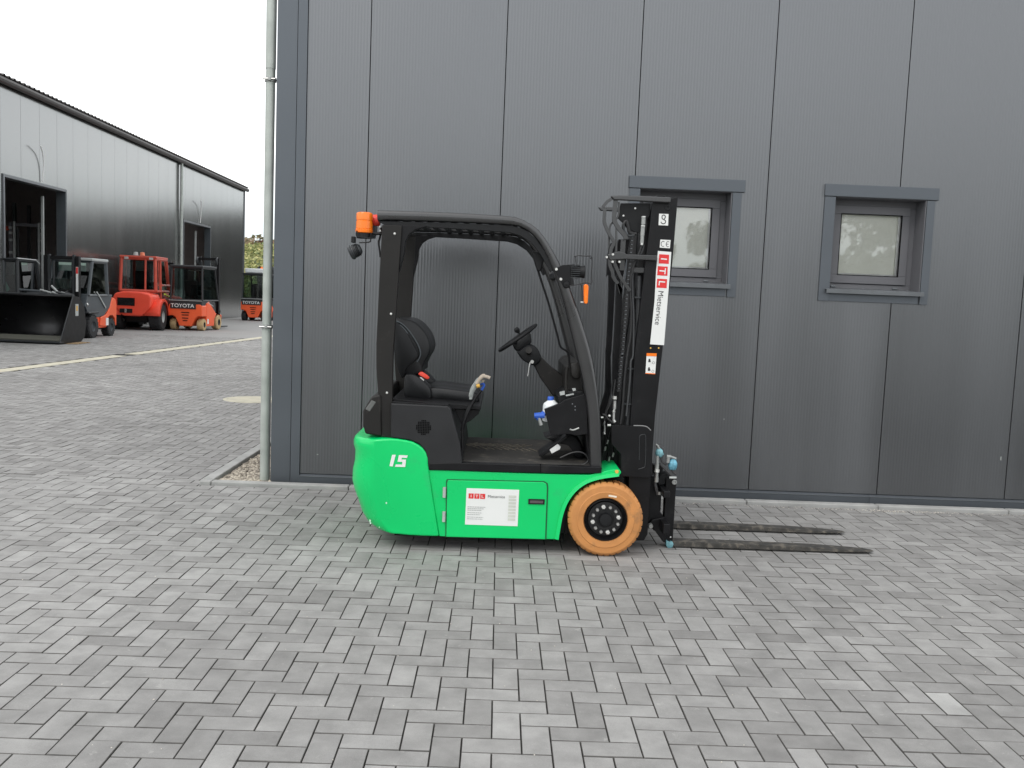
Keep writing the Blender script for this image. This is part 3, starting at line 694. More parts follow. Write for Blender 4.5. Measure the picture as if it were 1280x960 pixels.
# notice on the door
nz_ = prism('notice', [(583.2, 610.2), (649, 612.4), (647, 657.8), (581.2, 655.6)], YN+.0105, YN+.0135, M['white'], dr, bev=0)
def uv_on(p00, pu, pv, Y):     # px frame -> function
    a, b, c = at(*p00, Y), at(*pu, Y), at(*pv, Y)
    return lambda u, v: a+(b-a)*u+(c-a)*v
NF = uv_on((583.2, 610.2), (649, 612.4), (581.2, 655.6), YN+.0095)
NU = (NF(1, 0)-NF(0, 0)).normalized(); NV = (NF(0, 0)-NF(0, 1)).normalized()
def quad(mb, f, u0, v0, u1, v1): mb.add([f(u0, v0), f(u1, v0), f(u1, v1), f(u0, v1)], [(0, 1, 2, 3)])
mbr = MB()
for u in (.045, .155, .265): quad(mbr, NF, u, .14, u+.095, .28)
mbr.build('logo_squares', M['red'], nz_, sharp=0)
NF2 = uv_on((583.2, 610.2), (649, 612.4), (581.2, 655.6), YN+.0087)
mbt = MB()
for ch, u in zip('ITL', (.0925, .2025, .3125)): mbt.add(*g_text(ch, .023, NF2(u, .21), NU, NV, 1.2))
mbt.build('logo_letters', M['white'], nz_, sharp=0)
text('lettering', 'Mietservice', .024, NF2(.575, .205), NU, NV, M['ink'], nz_, .9)
mbg = MB()
for v, l in ((.50, .38), (.545, .34), (.59, .30), (.66, .31), (.71, .28), (.78, .34), (.83, .33)):
    u = .035
    while u < l: 
        q = random.uniform(.02, .05); quad(mbg, NF2, u, v, min(u+q, l), v+.018); u += q+.008
mbg.build('small_print', M['greyink'], nz_, sharp=0)
mbg = MB()
for k in range(8): quad(mbg, NF2, .81, .16+k*.09, .95, .16+k*.09+.065)
mbg.build('pale_pictures', M['paleink'], nz_, sharp=0)
# black bodywork under the seat
prism('battery_hood', c4([(215, 236), (480, 250), (492, 262), (510, 330), (535, 420), (545, 500), (545, 520), (575, 522), (572, 546), (390, 546), (383, 500), (372, 455), (345, 425), (305, 408), (215, 395)]), YN+.015, mir(YN+.015), M['hood'], fl, bev=.009, seg=3)
prism('hood_rim', c4([(222, 228), (482, 243), (484, 252), (222, 238)]), YN+.03, mir(YN+.03), M['blk'], fl, bev=.003)
prism('seat_deck', c4([(222, 216), (630, 250), (632, 266), (480, 262), (222, 240)]), YN+.09, mir(YN+.09), M['blk'], fl, bev=.003)
prism('deck_bracket', c4([(510, 262), (628, 268), (622, 285), (585, 318), (560, 330), (545, 340)]), YN+.13, YN+.15, M['blk'], fl, bev=.003)
# round vent of small holes
vc = at(529.4, 534.3, YN+.013); mbv = MB()
for i in range(-4, 5):
    for j in range(-4, 5):
        if i*i+j*j < 19: mbv.add(*g_box((vc.x+i*.0098, YN+.0135, vc.z+j*.0098), (.0062, .004, .0062)))
mbv.build('vent_grille', M['joint'], fl, sharp=0)
# rear quarter plastic
prism('rear_quarter', [(453.5, 514), (464.5, 495.5), (476, 493), (477, 546), (456.5, 542.5), (453.5, 532)], YN+.03, mir(YN+.03), M['blkg'], fl, bev=.012, seg=3)
prism('corner_reflector', c4([(128, 222), (148, 232), (118, 276), (98, 264)]), YN+.026, YN+.04, mat('lens_grey', (.12, .125, .12), .3), fl, bev=.004)
# overhead guard frames near and far
pil = [(477.5, 281), (502.5, 282), (491.3, 440), (489.5, 547.5), (475.5, 545.5), (473.3, 503), (470.3, 460), (470.3, 430)]
PO = [(471.5, 262), (560, 265), (640, 270), (652, 273.5), (663, 279), (671, 285), (677, 290.7), (689, 309), (699.6, 328.5), (709.5, 351), (718.5, 375), (726.5, 398), (733.5, 420), (738.8, 439), (743.2, 460), (748.5, 495), (751.7, 534), (753, 594)]
PI = [(737.5, 593), (736, 534), (733, 503), (727, 471), (718, 433), (701, 366), (690, 335), (679, 311), (670, 297.5), (661, 289), (650, 283.5), (637, 281.2), (560, 277.5), (471.5, 275.5)]
def resamp(P, n):
    P = [(v.x, v.y) for v in smooth([Vector((x, y, 0)) for x, y in P], 4)]
    L_ = [0]
    for a, b in zip(P, P[1:]): L_.append(L_[-1]+math.dist(a, b))
    out_ = []; k = 0
    for i in range(n+1):
        t = L_[-1]*i/n
        while k < len(P)-2 and L_[k+1] < t: k += 1
        f = (t-L_[k])/max(1e-6, L_[k+1]-L_[k]); out_.append((P[k][0]+(P[k+1][0]-P[k][0])*f, P[k][1]+(P[k+1][1]-P[k][1])*f))
    return out_
for (ya, yb, nm) in ((YN+.055, YN+.125, 0), (mir(YN+.125), mir(YN+.055), 1)):
    NO, NI = resamp(PO, 46), resamp(PI[::-1], 46); rings = []
    for q, (po, pi) in enumerate(zip(NO, NI)):
        a_, b_ = at(*po, YN+.055), at(*pi, YN+.055); c_, h_ = (a_+b_)/2, (a_-b_)/2; yc = (ya+yb)/2; rg = []
        for k in range(20):
            t = 2*math.pi*k/20; cs_, sn = math.cos(t), math.sin(t); e_ = .62
            u_, v_ = math.copysign(abs(cs_)**e_, cs_), math.copysign(abs(sn)**e_, sn)
            rg.append((c_.x+h_.x*v_, yc+.035*u_, c_.z+h_.z*v_))
        rings.append(rg)
    V, F = loft(rings); part('guard_frame', V, F, M['guard'], fl, sharp=60)
    V, F = g_ext(px2([(471.5, 276), (560, 278), (637, 281.5), (650, 284), (661, 290), (671, 299), (682, 315), (692, 338), (688, 340), (676, 318), (664, 303), (650, 294), (636, 290), (560, 285), (480, 281)], YN+.055), ya+.016, yb-.01); part('guard_inner_rail', V, F, M['blk2'], fl, bev=.002)
    V, F = g_ext(px2(pil, YN+.045), ya-.010 if not nm else ya+.02, yb-.03 if not nm else yb+.01); part('rear_pillar', V, F, M['blkg'], fl, bev=.004)
    V, F = g_ext(px2([(501.5, 281), (534, 282.5), (519, 287), (511, 293), (506.5, 302), (505, 316), (499, 340)], YN+.055), ya+.005, yb-.01); part('pillar_gusset', V, F, M['blk'], fl, bev=.003)
for (x, y) in ((493.3, 292), (488.7, 392.4), (483.6, 491)):
    p = at(x, y, YN+.042); lathe('pillar_bolt', [(0, -.004), (.0055, -.003), (.0075, 0), (.0075, .006)], (p.x, YN+.044, p.z), M['bolt'], fl, 'Y', 10)
# roof slats across
zr = at(560, 271, YN+.055).z
for k in range(11):
    q = 490+k*15.5; p = at(q, 272+(q-490)*.045, YN+.08)
    box('roof_slat', (p.x, YC, p.z-.006), (.030, YF-YN-.22, .022), M['blk2'], fl, bev=.004)
for q in ((478, 272), (655, 281), (700, 340)):
    p = at(*q, YN+.08); box('guard_cross_bar', (p.x+.01, YC, p.z-.01), (.05, YF-YN-.22, .035), M['blk'], fl, bev=.006)
ptube('grab_bar', [(671, 333), (675.6, 348), (686, 380), (697, 420), (701, 434), (710, 441), (712, 460)], YN+.16, .0065, M['blk'], fl)
# wiper motor / mirror at the guard's inner top corner
cL = crop(660, 260, 6.857)
prism('mirror_arm', cL([(30, 370), (130, 375), (140, 440), (110, 545), (80, 540), (45, 430)]), YN+.14, YN+.20, M['blk2'], fl, bev=.012, seg=3)
ptube('visor_edge', [(640, 279), (655, 283), (664, 291), (671, 301), (679, 316)], YN+.13, .003, M['sill'], fl, 6)
# front work light with wire guard and indicator
brk = prism('lamp_bracket', cL([(222, 525), (290, 490), (355, 485), (365, 500), (365, 665), (330, 690), (295, 660), (258, 590)]), YN+.045, YN+.055, M['blk'], fl, bev=.002)
for (x, y) in ((243, 525), (282, 610)):
    p = at(*cL([(x, y)])[0], YN+.04); lathe('bracket_bolt', [(0, -.004), (.007, -.004), (.009, 0), (.009, .006)], (p.x, YN+.041, p.z), M['bolt'], brk, 'Y', 10)
lampc = at(*cL([(432, 545)])[0], YN+.06); ls = .0052
wlamp = lathe('work_light', [(0, -.036), (.026, -.036), (.030, -.030), (.034, .02), (.037, .034), (.034, .038), (0, .036)], (lampc.x, YN+.075, lampc.z), M['blk2'], fl, 'X', 24)
for k in range(7):
    zc = lampc.z-.036+k*.012; box('cooling_fin', (lampc.x-.018, YN+.072, zc), (.052, .075-abs(k-3)*.010, .004), M['dkgrey'], wlamp, bev=0)
ptube('cage_wire', cL([(412, 480), (412, 412), (500, 414), (548, 425), (545, 560), (545, 648), (500, 640), (400, 660), (330, 668)]), YN+.04, .0028, M['hose'], fl, 6)
ptube('cage_wire', cL([(412, 480), (412, 412), (500, 414), (548, 425), (545, 560), (545, 648), (500, 640), (400, 660), (330, 668)]), YN+.14, .0028, M['hose'], fl, 6)
for q in ((412, 412), (548, 425), (545, 648)):
    p = at(*cL([q])[0], YN+.04); tube('cage_wire', [(p.x, YN+.04, p.z), (p.x, YN+.14, p.z)], .0028, M['hose'], fl, 6)
prism('lamp_mount', cL([(352, 485), (402, 480), (402, 500), (385, 520), (385, 600), (400, 665), (352, 672)]), YN+.05, YN+.09, M['blk2'], fl, bev=.003)
p = at(*cL([(330, 655)])[0], YN+.04); lathe('lamp_pivot', [(0, -.01), (.018, -.008), (.022, 0), (.022, .03)], (p.x, YN+.045, p.z), M['blk'], fl, 'Y', 14)
prism('indicator_lamp', cL([(478, 662), (490, 652), (512, 656), (520, 672), (514, 808), (505, 822), (487, 820), (480, 806)]), YN+.03, YN+.075, M['orange'], fl, bev=.006, seg=3)
ptube('indicator_wire', cL([(440, 650), (462, 680), (465, 800), (455, 812)]), YN+.06, .0025, M['hose'], fl, 6)
V, F = g_tube([at(*cL([(450, 808)])[0], YN+.05), at(*cL([(475, 808)])[0], YN+.05)], .005, 8); part('indicator_screw', V, F, M['steel'], fl)
# rear beacon, second lamp, work lamp under them
cB = crop(430, 255, 12)
bc_ = at(*cB([(307, 290)])[0], YN+.10); br = .047
bcn = lathe('beacon', [(0, .062), (.035, .062), (br-.003, .058), (br, .052), (br, .018), (br-.002, .016), (br-.002, .012), (br, .010), (br+.001, -.030), (br-.001, -.032), (br+.003, -.036), (br+.002, -.052), (br-.004, -.056), (0, -.056)], (bc_.x, YN+.10, bc_.z), M['orange'], fl, 'Z', 28)
lathe('beacon_base', [(br-.004, -.056), (br-.004, -.086), (0, -.086)], (bc_.x, YN+.10, bc_.z), M['blk2'], bcn, 'Z', 24)
rl = at(*cB([(462, 245)])[0], YN+.16)
rlamp = lathe('tail_lamp', [(0, -.030), (.026, -.028), (.032, -.018), (.034, .02), (.03, .03), (0, .03)], (rl.x, YN+.16, rl.z), M['redlens'], fl, 'X', 20)
prism('tail_lamp_plate', cB([(425, 330), (490, 310), (500, 360), (495, 420), (470, 520), (405, 520), (410, 380)]), YN+.15, YN+.16, M['midgrey'], fl, bev=.002)
ptube('lamp_arm', cB([(390, 440), (440, 440), (500, 445), (580, 440)]), YN+.10, .009, M['blk'], fl)
ptube('lamp_arm', cB([(195, 400), (190, 480), (300, 505), (400, 510), (400, 430)]), YN+.06, .0035, M['blk'], fl, 6)
ptube('lamp_arm', cB([(400, 500), (395, 560), (340, 575), (230, 580)]), YN+.06, .004, M['blk'], fl, 6)
box('lamp_clamp', at(*cB([(143, 535)])[0], YN+.09), (.022, .04, .036), M['blk2'], fl, bev=.004)
a = at(*cB([(60, 680)])[0], YN+.09); a = at(*cB([(100, 735)])[0], YN+.09); b = at(*cB([(255, 665)])[0], YN+.09); ax = (b-a).normalized()
def g_axis(prof, o, ax, seg=24):
    u = ax.cross(Vector((0, 1, 0))).normalized(); v = ax.cross(u); V = []; n = len(prof)
    for k in range(seg):
        t = 2*math.pi*k/seg
        for r, h in prof: V.append(Vector(o)+ax*h+(u*math.cos(t)+v*math.sin(t))*r)
    F = [(k*n+i, k*n+i+1, ((k+1) % seg)*n+i+1, ((k+1) % seg)*n+i) for k in range(seg) for i in range(n-1)]
    return V, F
Ln = (b-a).length
V, F = g_axis([(0, -.002), (.038, -.002), (.042, .004), (.043, .012), (.038, .014), (.036, Ln*.6), (.030, Ln*.9), (.022, Ln), (0, Ln)], a, ax); slp = part('rear_work_light', V, F, M['dkgrey'], fl)
for k in range(4):
    V, F = g_axis([(.039, Ln*(.35+k*.13)), (.039-k*.002, Ln*(.35+k*.13)+.004), (.030, Ln*(.35+k*.13)+.004)], a, ax); part('cooling_fin', V, F, M['blk2'], slp)
V, F = g_axis([(0, -.004), (.037, -.004)], a, ax); part('lamp_lens', V, F, M['palegrey'], slp)
ptube('lamp_cable', cB([(545, 330), (555, 380), (540, 500), (520, 580), (535, 700), (545, 800)]), YN+.12, .006, M['hose'], fl, 6)
for (x, y) in ((545, 345), (548, 405)):
    V, F = g_tube([at(*cB([(x, y-18)])[0], YN+.09), at(*cB([(x, y+10)])[0], YN+.09)], .006, 8); part('lamp_nut', V, F, M['steel'], fl)

# seat
cS = crop(480, 390, 8)
def pillow(name, pts, Yt, y0, y1, mt, parent, ins=.02, k=.12, extra=0):
    P = smooth([Vector((x, y, 0)) for x, y in pts+[pts[0]]], 3)[:-1]; q = px2([(v.x, v.y) for v in P], Yt)
    cx = sum(p[0] for p in q)/len(q); cz = sum(p[1] for p in q)/len(q)
    rings = []
    prof = [(0, 1), (.10, .55), (.25, .25), (.5, .07), (.8, 0), (1, 0)]
    for t, f in prof: rings.append([(x+(cx-x)*f*k*1.6, y0+t*ins*2, z+(cz-z)*f*k*1.6) for x, z in q])
    mid = (y0+y1)/2; rings.append([(x+(cx-x)*extra, mid, z+(cz-z)*extra) for x, z in q])
    for t, f in reversed(prof): rings.append([(x+(cx-x)*f*k*1.6, y1-t*ins*2, z+(cz-z)*f*k*1.6) for x, z in q])
    V, F = loft(rings); return part(name, V, F, mt, parent, sharp=60)
SY0, SY1 = 5.58, 6.06
seat = pillow('seat_back', cS([(100, 60), (180, 62), (270, 80), (340, 120), (400, 185), (445, 260), (468, 350), (455, 420), (415, 490), (385, 560), (370, 620), (210, 640), (180, 560), (90, 350)]), SY0+.03, SY0, SY1, M['seat'], fl, k=.05, extra=.06)
pillow('back_shell', cS([(95, 90), (150, 110), (230, 200), (300, 330), (345, 430), (320, 480), (230, 560), (190, 660), (150, 610), (110, 470), (90, 250)]), SY0-.005, SY0-.018, SY0+.14, M['blk2'], seat, ins=.01, k=.03)
ptube('seat_piping', cS([(122, 92), (170, 112), (235, 170), (300, 260), (350, 350), (365, 430), (330, 500)]), SY0-.008, .0042, M['midgrey'], seat, 8)
ptube('seat_piping', cS([(118, 112), (165, 135), (215, 185), (235, 215)]), SY0-.014, .0035, M['midgrey'], seat, 8)
pillow('seat_cushion', cS([(400, 770), (480, 750), (600, 758), (700, 770), (800, 785), (880, 795), (930, 815), (950, 860), (940, 905), (800, 905), (600, 890), (400, 880)]), SY0+.02, SY0, SY1, M['seat'], fl)
pillow('seat_bolster', cS([(205, 640), (230, 618), (300, 622), (360, 655), (420, 710), (465, 760), (475, 810), (470, 870), (420, 885), (250, 870), (200, 840), (198, 740)]), SY0-.02, SY0-.03, SY0+.09, M['seat'], fl, ins=.02, k=.06)
pillow('seat_bolster', cS([(205, 640), (230, 618), (300, 622), (360, 655), (420, 710), (465, 760), (475, 810), (470, 870), (420, 885), (250, 870), (200, 840), (198, 740)]), SY0-.02, SY1-.09, SY1+.03, M['seat'], fl, ins=.02, k=.06)
prism('seat_rail', cS([(190, 880), (950, 905), (950, 935), (190, 905)]), SY0+.02, SY1-.02, M['blk'], fl, bev=.002)
bk = pillow('belt_buckle', cS([(345, 612), (370, 598), (400, 608), (448, 645), (452, 662), (430, 672), (385, 645), (350, 630)]), SY0-.02, SY0-.03, SY0-.005, mat('buckle_red', (.8, .06, .03), .4), fl, ins=.004, k=.05)
prism('buckle_sleeve', cS([(355, 655), (375, 652), (402, 680), (395, 692), (372, 682)]), SY0-.02, SY0-.01, M['white'], bk, bev=.001)
for q in ((372, 880), (788, 900)):
    p = at(*cS([q])[0], SY0-.01); lathe('seat_bolt', [(0, -.004), (.006, -.003), (.007, .004)], (p.x, SY0-.004, p.z), M['steel'], fl, 'Y', 8)
# parking lever and the glove pulled over it
ptube('hand_lever', c4([(634, 176), (605, 215), (572, 280), (548, 345), (545, 400), (545, 500)]), YN+.07, .0075, M['blk'], fl)
ptube('hand_lever', c4([(600, 225), (570, 270), (555, 320), (543, 365)]), YN+.085, .010, M['blk2'], fl)
gl = thing('glove', 'beige and grey work glove pulled over the lever beside the driver seat', 'glove', tuple(at(600, 485, YN+.07)))
V, F = g_tube(smooth([at(x, y, YN+.07) for x, y in cS([(868, 872), (872, 820), (895, 760), (935, 705), (960, 675)])]), [.009]*2+[.013]*3+[.016]*4+[.018]*4, 12); part('palm', V, F, M['gloveg'], gl)
for k, (q, r) in enumerate((([(925, 720), (950, 680), (990, 645), (1030, 648), (1060, 660)], .010), ([(930, 700), (960, 665), (985, 640), (1010, 636)], .011), ([(920, 735), (955, 705), (985, 690), (1002, 692)], .009), ([(950, 720), (985, 715), (1000, 735), (975, 780)], .008))):
    V, F = g_tube(smooth([at(x, y, YN+.055+.012*k) for x, y in cS(q)]), r, 10); part('finger', V, F, M['glove'] if k < 3 else M['blue'], gl)
V, F = g_tube([at(*cS([(925, 742)])[0], YN+.052), at(*cS([(958, 735)])[0], YN+.052)], .011, 10); part('cuff_tag', V, F, M['gold'], gl)

# floor, step edge, pedals
fz = at(640, 581, YN+.02).z
fx0, fx1 = at(560, 580, YN).x, at(742, 580, YN).x
box('floor_plate', ((fx0+fx1)/2, YC, fz-.012), (fx1-fx0, YF-YN-.05, .02), M['blk2'], fl, bev=.003)
mt_ = box('floor_mat', ((fx0+fx1)/2+.02, YC, fz+.001), (fx1-fx0-.06, YF-YN-.14, .006), M['rubber'], fl, bev=.002)
mbm = MB()
for k in range(9):       # scuffed chevron ribs on the mat
    x = fx0+.10+k*.045
    mbm.add(*g_box((x, YC+.15, fz+.006), (.005, .16, .003), Matrix.Rotation(-.7, 3, 'Z')))
    mbm.add(*g_box((x+.05, YC+.02, fz+.006), (.005, .10, .003), Matrix.Rotation(.5, 3, 'Z')))
mbm.build('mat_ribs', mat('scuffed_rib', (.20, .18, .14), .8, var=.5, scale=30), mt_, sharp=0)
prism('step_edge', [(537, 579.5), (569, 578.5), (600, 579.5), (752, 584), (752, 591.5), (700, 592), (536, 587.5)], YN+.012, YN+.06, M['blk'], fl, bev=.004)
prism('step_seam', [(675.3, 580), (676.3, 580), (676.2, 591), (675.2, 591)], YN+.0115, YN+.02, M['joint'], fl, bev=0)
pd = prism('pedal_plate', c6([(345, 820), (350, 808), (505, 700), (515, 708), (380, 815)]), YN+.18, YN+.34, M['blk'], fl, bev=.003)
prism('pedal_tag', c6([(408, 785), (455, 750), (472, 765), (468, 780), (420, 806)]), YN+.16, YN+.175, M['white'], fl, bev=.002)
ptube('floor_hose', c6([(470, 830), (540, 800), (600, 800), (635, 840), (600, 870), (520, 868)]), YN+.10, .005, M['hose'], fl, 6)
pillow('pedal_box', c6([(375, 705), (440, 690), (500, 690), (560, 700), (600, 760), (610, 830), (560, 830), (520, 760), (440, 740)]), YN+.3, YN+.28, YN+.5, M['blk2'], fl)
# steering column and wheel
prism('steering_column', c6([(295, 250), (350, 215), (362, 245), (420, 300), (500, 360), (500, 440), (470, 470), (425, 470), (400, 430), (350, 360)]), YC-.055, YC+.055, M['blkg'], fl, bev=.010, seg=3)
pillow('column_head', c6([(218, 215), (262, 178), (300, 168), (340, 195), (355, 240), (350, 270), (320, 292), (285, 280), (245, 255)]), YC-.07, YC-.075, YC+.075, M['blk2'], fl, ins=.015)
pillow('wheel_hub', c6([(190, 170), (235, 130), (290, 100), (300, 130), (298, 160), (255, 190), (212, 205)]), YC-.04, YC-.05, YC+.05, M['blk2'], fl, ins=.015)
w0, w1 = at(*c6([(110, 205)])[0], YC), at(*c6([(332, 50)])[0], YC); wc = (w0+w1)/2; wr = (w1-w0).length/2-.008; wn = (w1-w0).normalized(); wax = Vector((-wn.z, 0, wn.x))
V = []; F = []
for k in range(36):
    a = 2*math.pi*k/36; d = wn*math.cos(a)+Vector((0, 1, 0))*math.sin(a)
    for j in range(8): b = 2*math.pi*j/8; V.append(wc+d*(wr+.0115*math.cos(b))+wax*.0105*math.sin(b))
for k in range(36):
    for j in range(8): F.append((k*8+j, k*8+(j+1) % 8, ((k+1) % 36)*8+(j+1) % 8, ((k+1) % 36)*8+j))
sw = part('steering_wheel', V, F, M['blk2'], fl, sharp=80)
for a in (0, 2.1, 4.2):
    d = wn*math.cos(a)+Vector((0, 1, 0))*math.sin(a); tube('spoke', [wc-wax*.02, wc+d*wr], [.014, .008], M['blk2'], sw, 8)
kb = at(*c6([(216, 82)])[0], YC-.06); tube('wheel_knob', [kb-wax*.02, kb-wax*.008, kb+wax*.004, kb+wax*.016], [.008, .016, .018, .010], M['blk2'], sw, 12); tube('knob_stem', [kb, kb-wax*.045], .006, M['blk2'], sw, 8)
tube('column_lever', [at(*c6([(285, 215)])[0], YC-.07), at(*c6([(285, 200)])[0], YC-.16)], [.016, .020], M['blkg'], fl, 12)
tube('ignition_lock', [at(*c6([(305, 265)])[0], YC-.06), at(*c6([(305, 268)])[0], YC-.095)], .011, M['steel'], fl, 12)
ptube('key_ring', c6([(295, 270), (288, 300), (284, 330), (280, 352)]), YC-.095, .004, M['steel'], fl, 6)
# cowl and side plate
prism('cowl_plate', c6([(376, 545), (470, 510), (500, 490), (610, 458), (625, 500), (632, 690), (560, 700), (520, 690), (415, 700)]), YN+.09, YN+.115, M['blk'], fl, bev=.003)
prism('cowl', c6([(455, 470), (500, 440), (595, 440), (690, 560), (700, 880), (640, 880), (615, 700), (540, 690), (500, 620)]), YN+.14, mir(YN+.14), M['blk2'], fl, bev=.008)
prism('cowl_top', c6([(500, 300), (520, 275), (575, 262), (590, 300), (600, 440), (500, 450), (497, 380)]), YN+.20, mir(YN+.20), M['blkg'], fl, bev=.010, seg=3)
pillow('washer_tank', c6([(528, 275), (575, 265), (592, 300), (590, 360), (560, 370), (535, 350)]), YN+.14, YN+.13, YN+.22, M['blkg'], fl)
ptube('cowl_pipe', c6([(512, 300), (505, 350), (505, 450)]), YN+.14, .010, M['blkg'], fl)
for q in ([(465, 445), (495, 438), (497, 460), (470, 465)], [(500, 462), (548, 452), (550, 460), (505, 470)], [(538, 424), (558, 422), (562, 436), (545, 440)]):
    prism('plate_sticker', c6(q), YN+.12, YN+.125, M['palegrey'], fl, bev=0)
for q in ((541, 515), (557, 530), (557, 550)):
    p = at(*c6([q])[0], YN+.088); lathe('plate_rivet', [(0, -.002), (.004, -.001), (.004, .002)], (p.x, YN+.09, p.z), M['sill'], fl, 'Y', 8)
ptube('plate_catch', c6([(525, 662), (545, 668), (580, 655)]), YN+.085, .005, M['zincd'], fl, 6)
# jug standing in the cowl pocket, blue coupling
jc = at(*c6([(418, 520)])[0], YN+.14)
jug = thing('bottle', 'white plastic bottle with blue cap behind the black dash plate', 'bottle', (jc.x, YN+.175, jc.z-.10))
lathe('bottle_body', [(0, -.10), (.045, -.10), (.048, -.09), (.048, -.008), (.044, .004), (.026, .018), (.016, .026), (.0, .026)], (jc.x, YN+.175, jc.z), M['jug'], jug, 'Z', 24)
lathe('bottle_cap', [(0, .044), (.017, .043), (.019, .040), (.019, .022), (0, .022)], (jc.x-.004, YN+.175, jc.z+.002), M['blue'], jug, 'Z', 16)
tube('coupling', [at(*c6([(318, 583)])[0], YN+.1), at(*c6([(378, 580)])[0], YN+.1)], [.016, .019], M['blue'], fl, 10)
tube('coupling', [at(*c6([(330, 600)])[0], YN+.1), at(*c6([(375, 570)])[0], YN+.12)], [.013, .018], M['blue'], fl, 8)
tube('coupling_stem', [at(*c6([(345, 595)])[0], YN+.1), at(*c6([(358, 638)])[0], YN+.1)], [.010, .012], M['zincd'], fl, 10)

# wheels
def wheel(cx, cyo, cz, Rw, side):
    """side=-1: outer face toward camera"""
    n = 216; prof = [(Rw*.575, .004), (Rw*.60, -.004), (Rw*.74, -.0065), (Rw*.76, -.003), (Rw*.90, .0), (Rw*.925, .004), (Rw*.955, .010), (Rw*.995, .022), (Rw, .05), (Rw, .14), (Rw*.97, .178), (Rw*.6, .18)]
    V = []; F = []; m_ = len(prof)
    for k in range(n):
        a = 2*math.pi*k/n; notch = (k % 6) == 0
        for i, (r, h) in enumerate(prof):
            rr = r
            if notch and i in (6, 7, 8, 9): rr = Rw*(.945 if i == 6 else .965)
            V.append((cx+rr*math.cos(a), cyo-side*h, cz+rr*math.sin(a)))
    for k in range(n):
        for i in range(m_-1): F.append((k*m_+i, k*m_+i+1, ((k+1) % n)*m_+i+1, ((k+1) % n)*m_+i))
    whl = part('wheel', *g_lathe([(Rw*.585, -.002*-side), (Rw*.60, -side*.004), (Rw*.575, -side*.008), (Rw*.555, -side*.0), (Rw*.535, -side*.03), (Rw*.50, -side*.05), (Rw*.47, -side*.048), (Rw*.45, -side*.030), (Rw*.20, -side*.026), (0, -side*.026)], (cx, cyo, cz), 'Y', 48), M['rim'], fl, sharp=30)
    part('tyre', V, F, M['tyre'], whl, sharp=30)
    lathe('hub', [(0, -side*-.005), (Rw*.155, -side*-.003), (Rw*.17, -side*.004), (Rw*.175, -side*.024), (Rw*.24, -side*.026), (Rw*.25, -side*.034)], (cx, cyo, cz), M['blk2'], whl, 'Y', 28)
    for k in range(12):
        a = 2*math.pi*(k+.4)/12; r = Rw*.345; x, z = cx+r*math.cos(a), cz+r*math.sin(a); rr = .0105 if k % 3 else .013
        V, F = g_lathe([(0, side*-.008+0), (rr*.7, side*-.008+0), (rr, side*-.012), (rr, side*-.034)], (x, cyo+side*.014, z), 'Y', 6); part('wheel_nut', V, F, M['steel'] if k % 3 else M['bolt'], whl, sharp=20)
    return whl
wcx = at(757.3, 648, YN).x; RW = .2205
w1_ = wheel(wcx, YN+.002, RW, RW, -1)
wheel(wcx, YF-.002, RW, RW, 1)
prism('tyre_mark', [(761, 618.4), (771, 620.2), (770.6, 622.3), (760.6, 620.6)], YN-.0045, YN+.01, mat('cream', (.8, .72, .6), .5), w1_, bev=0)
tube('front_axle', [(wcx, YN+.06, RW), (wcx, YF-.06, RW)], .075, M['blk2'], fl, 16)
box('drive_housing', (wcx-.02, YC, RW+.10), (.30, YF-YN-.42, .34), M['blk2'], fl, bev=.01)
mudc = [at(x+6, y+3, YN+.03) for x, y in arch]
mbm = MB()
for i, p in enumerate(mudc):
    mbm.V += [Vector((p.x, YN+.03, p.z)), Vector((p.x, YN+.24, p.z))]
for i in range(len(mudc)-1): mbm.F.append((2*i, 2*i+1, 2*i+3, 2*i+2))
mbm.build('wheel_arch_liner', M['blk2'], fl, sharp=60)
xrw = at(520, 665, YC).x
for dyy in (-.11, .11): lathe('rear_wheel', [(.08, -.07), (.18, -.07), (.20, -.05), (.20, .05), (.18, .07), (.08, .07)], (xrw, YC+dyy, .20), M['btyre'], fl, 'Y', 28)
box('underframe', (at(600, 640, YC).x, YC, .19), (1.05, YF-YN-.16, .16), M['blk2'], fl, bev=.005)

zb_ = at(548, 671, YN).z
box('underside_shade_plate', ((at(462, 660, YN).x+at(697, 670, YN).x)/2+.06, YC, zb_-.006), (at(697, 670, YN).x-at(462, 660, YN).x-.16, YF-YN-.10, .012), M['joint'], fl, bev=0)  # black plate added to darken below the truck and stop green bounce
# mast
MN = YN+.19                     # plane of the near rail
c1 = crop(745, 235, 8.727); c2 = crop(745, 340, 8.727); c3 = crop(745, 440, 8.727); cC = crop(795, 540, 6)
rail = [(815.5, 253), (847.5, 246), (840.5, 330), (828, 440), (819, 520), (813.5, 600), (809.5, 668), (805, 676), (786, 676), (785.5, 560), (793.5, 440)]
mast = []
for ya, yb in ((MN, MN+.075), (mir(MN+.075), mir(MN))):
    V, F = g_ext(px2(rail, MN), ya, yb); mast.append(part('mast_rail', V, F, M['blk'], fl, bev=.005, seg=2))
inner = c2([(225, 140), (300, 250), (250, 960)])+c3([(185, 0)])
inner = c1([(250, 560), (370, 560), (300, 950)])+c2([(300, 0), (290, 250), (255, 900)])+c3([(245, 100), (250, 480), (150, 900), (190, 960), (60, 960), (70, 880), (185, 500), (190, 0)])+c2([(195, 900), (225, 170), (225, 0)])+c1([(200, 950), (210, 700)])
for ya, yb in ((MN+.12, MN+.17), (mir(MN+.17), mir(MN+.12))):
    V, F = g_ext(px2(inner[:], MN+.12), ya, yb)
    part('inner_rail', V, F, M['blk'], fl, bev=0)
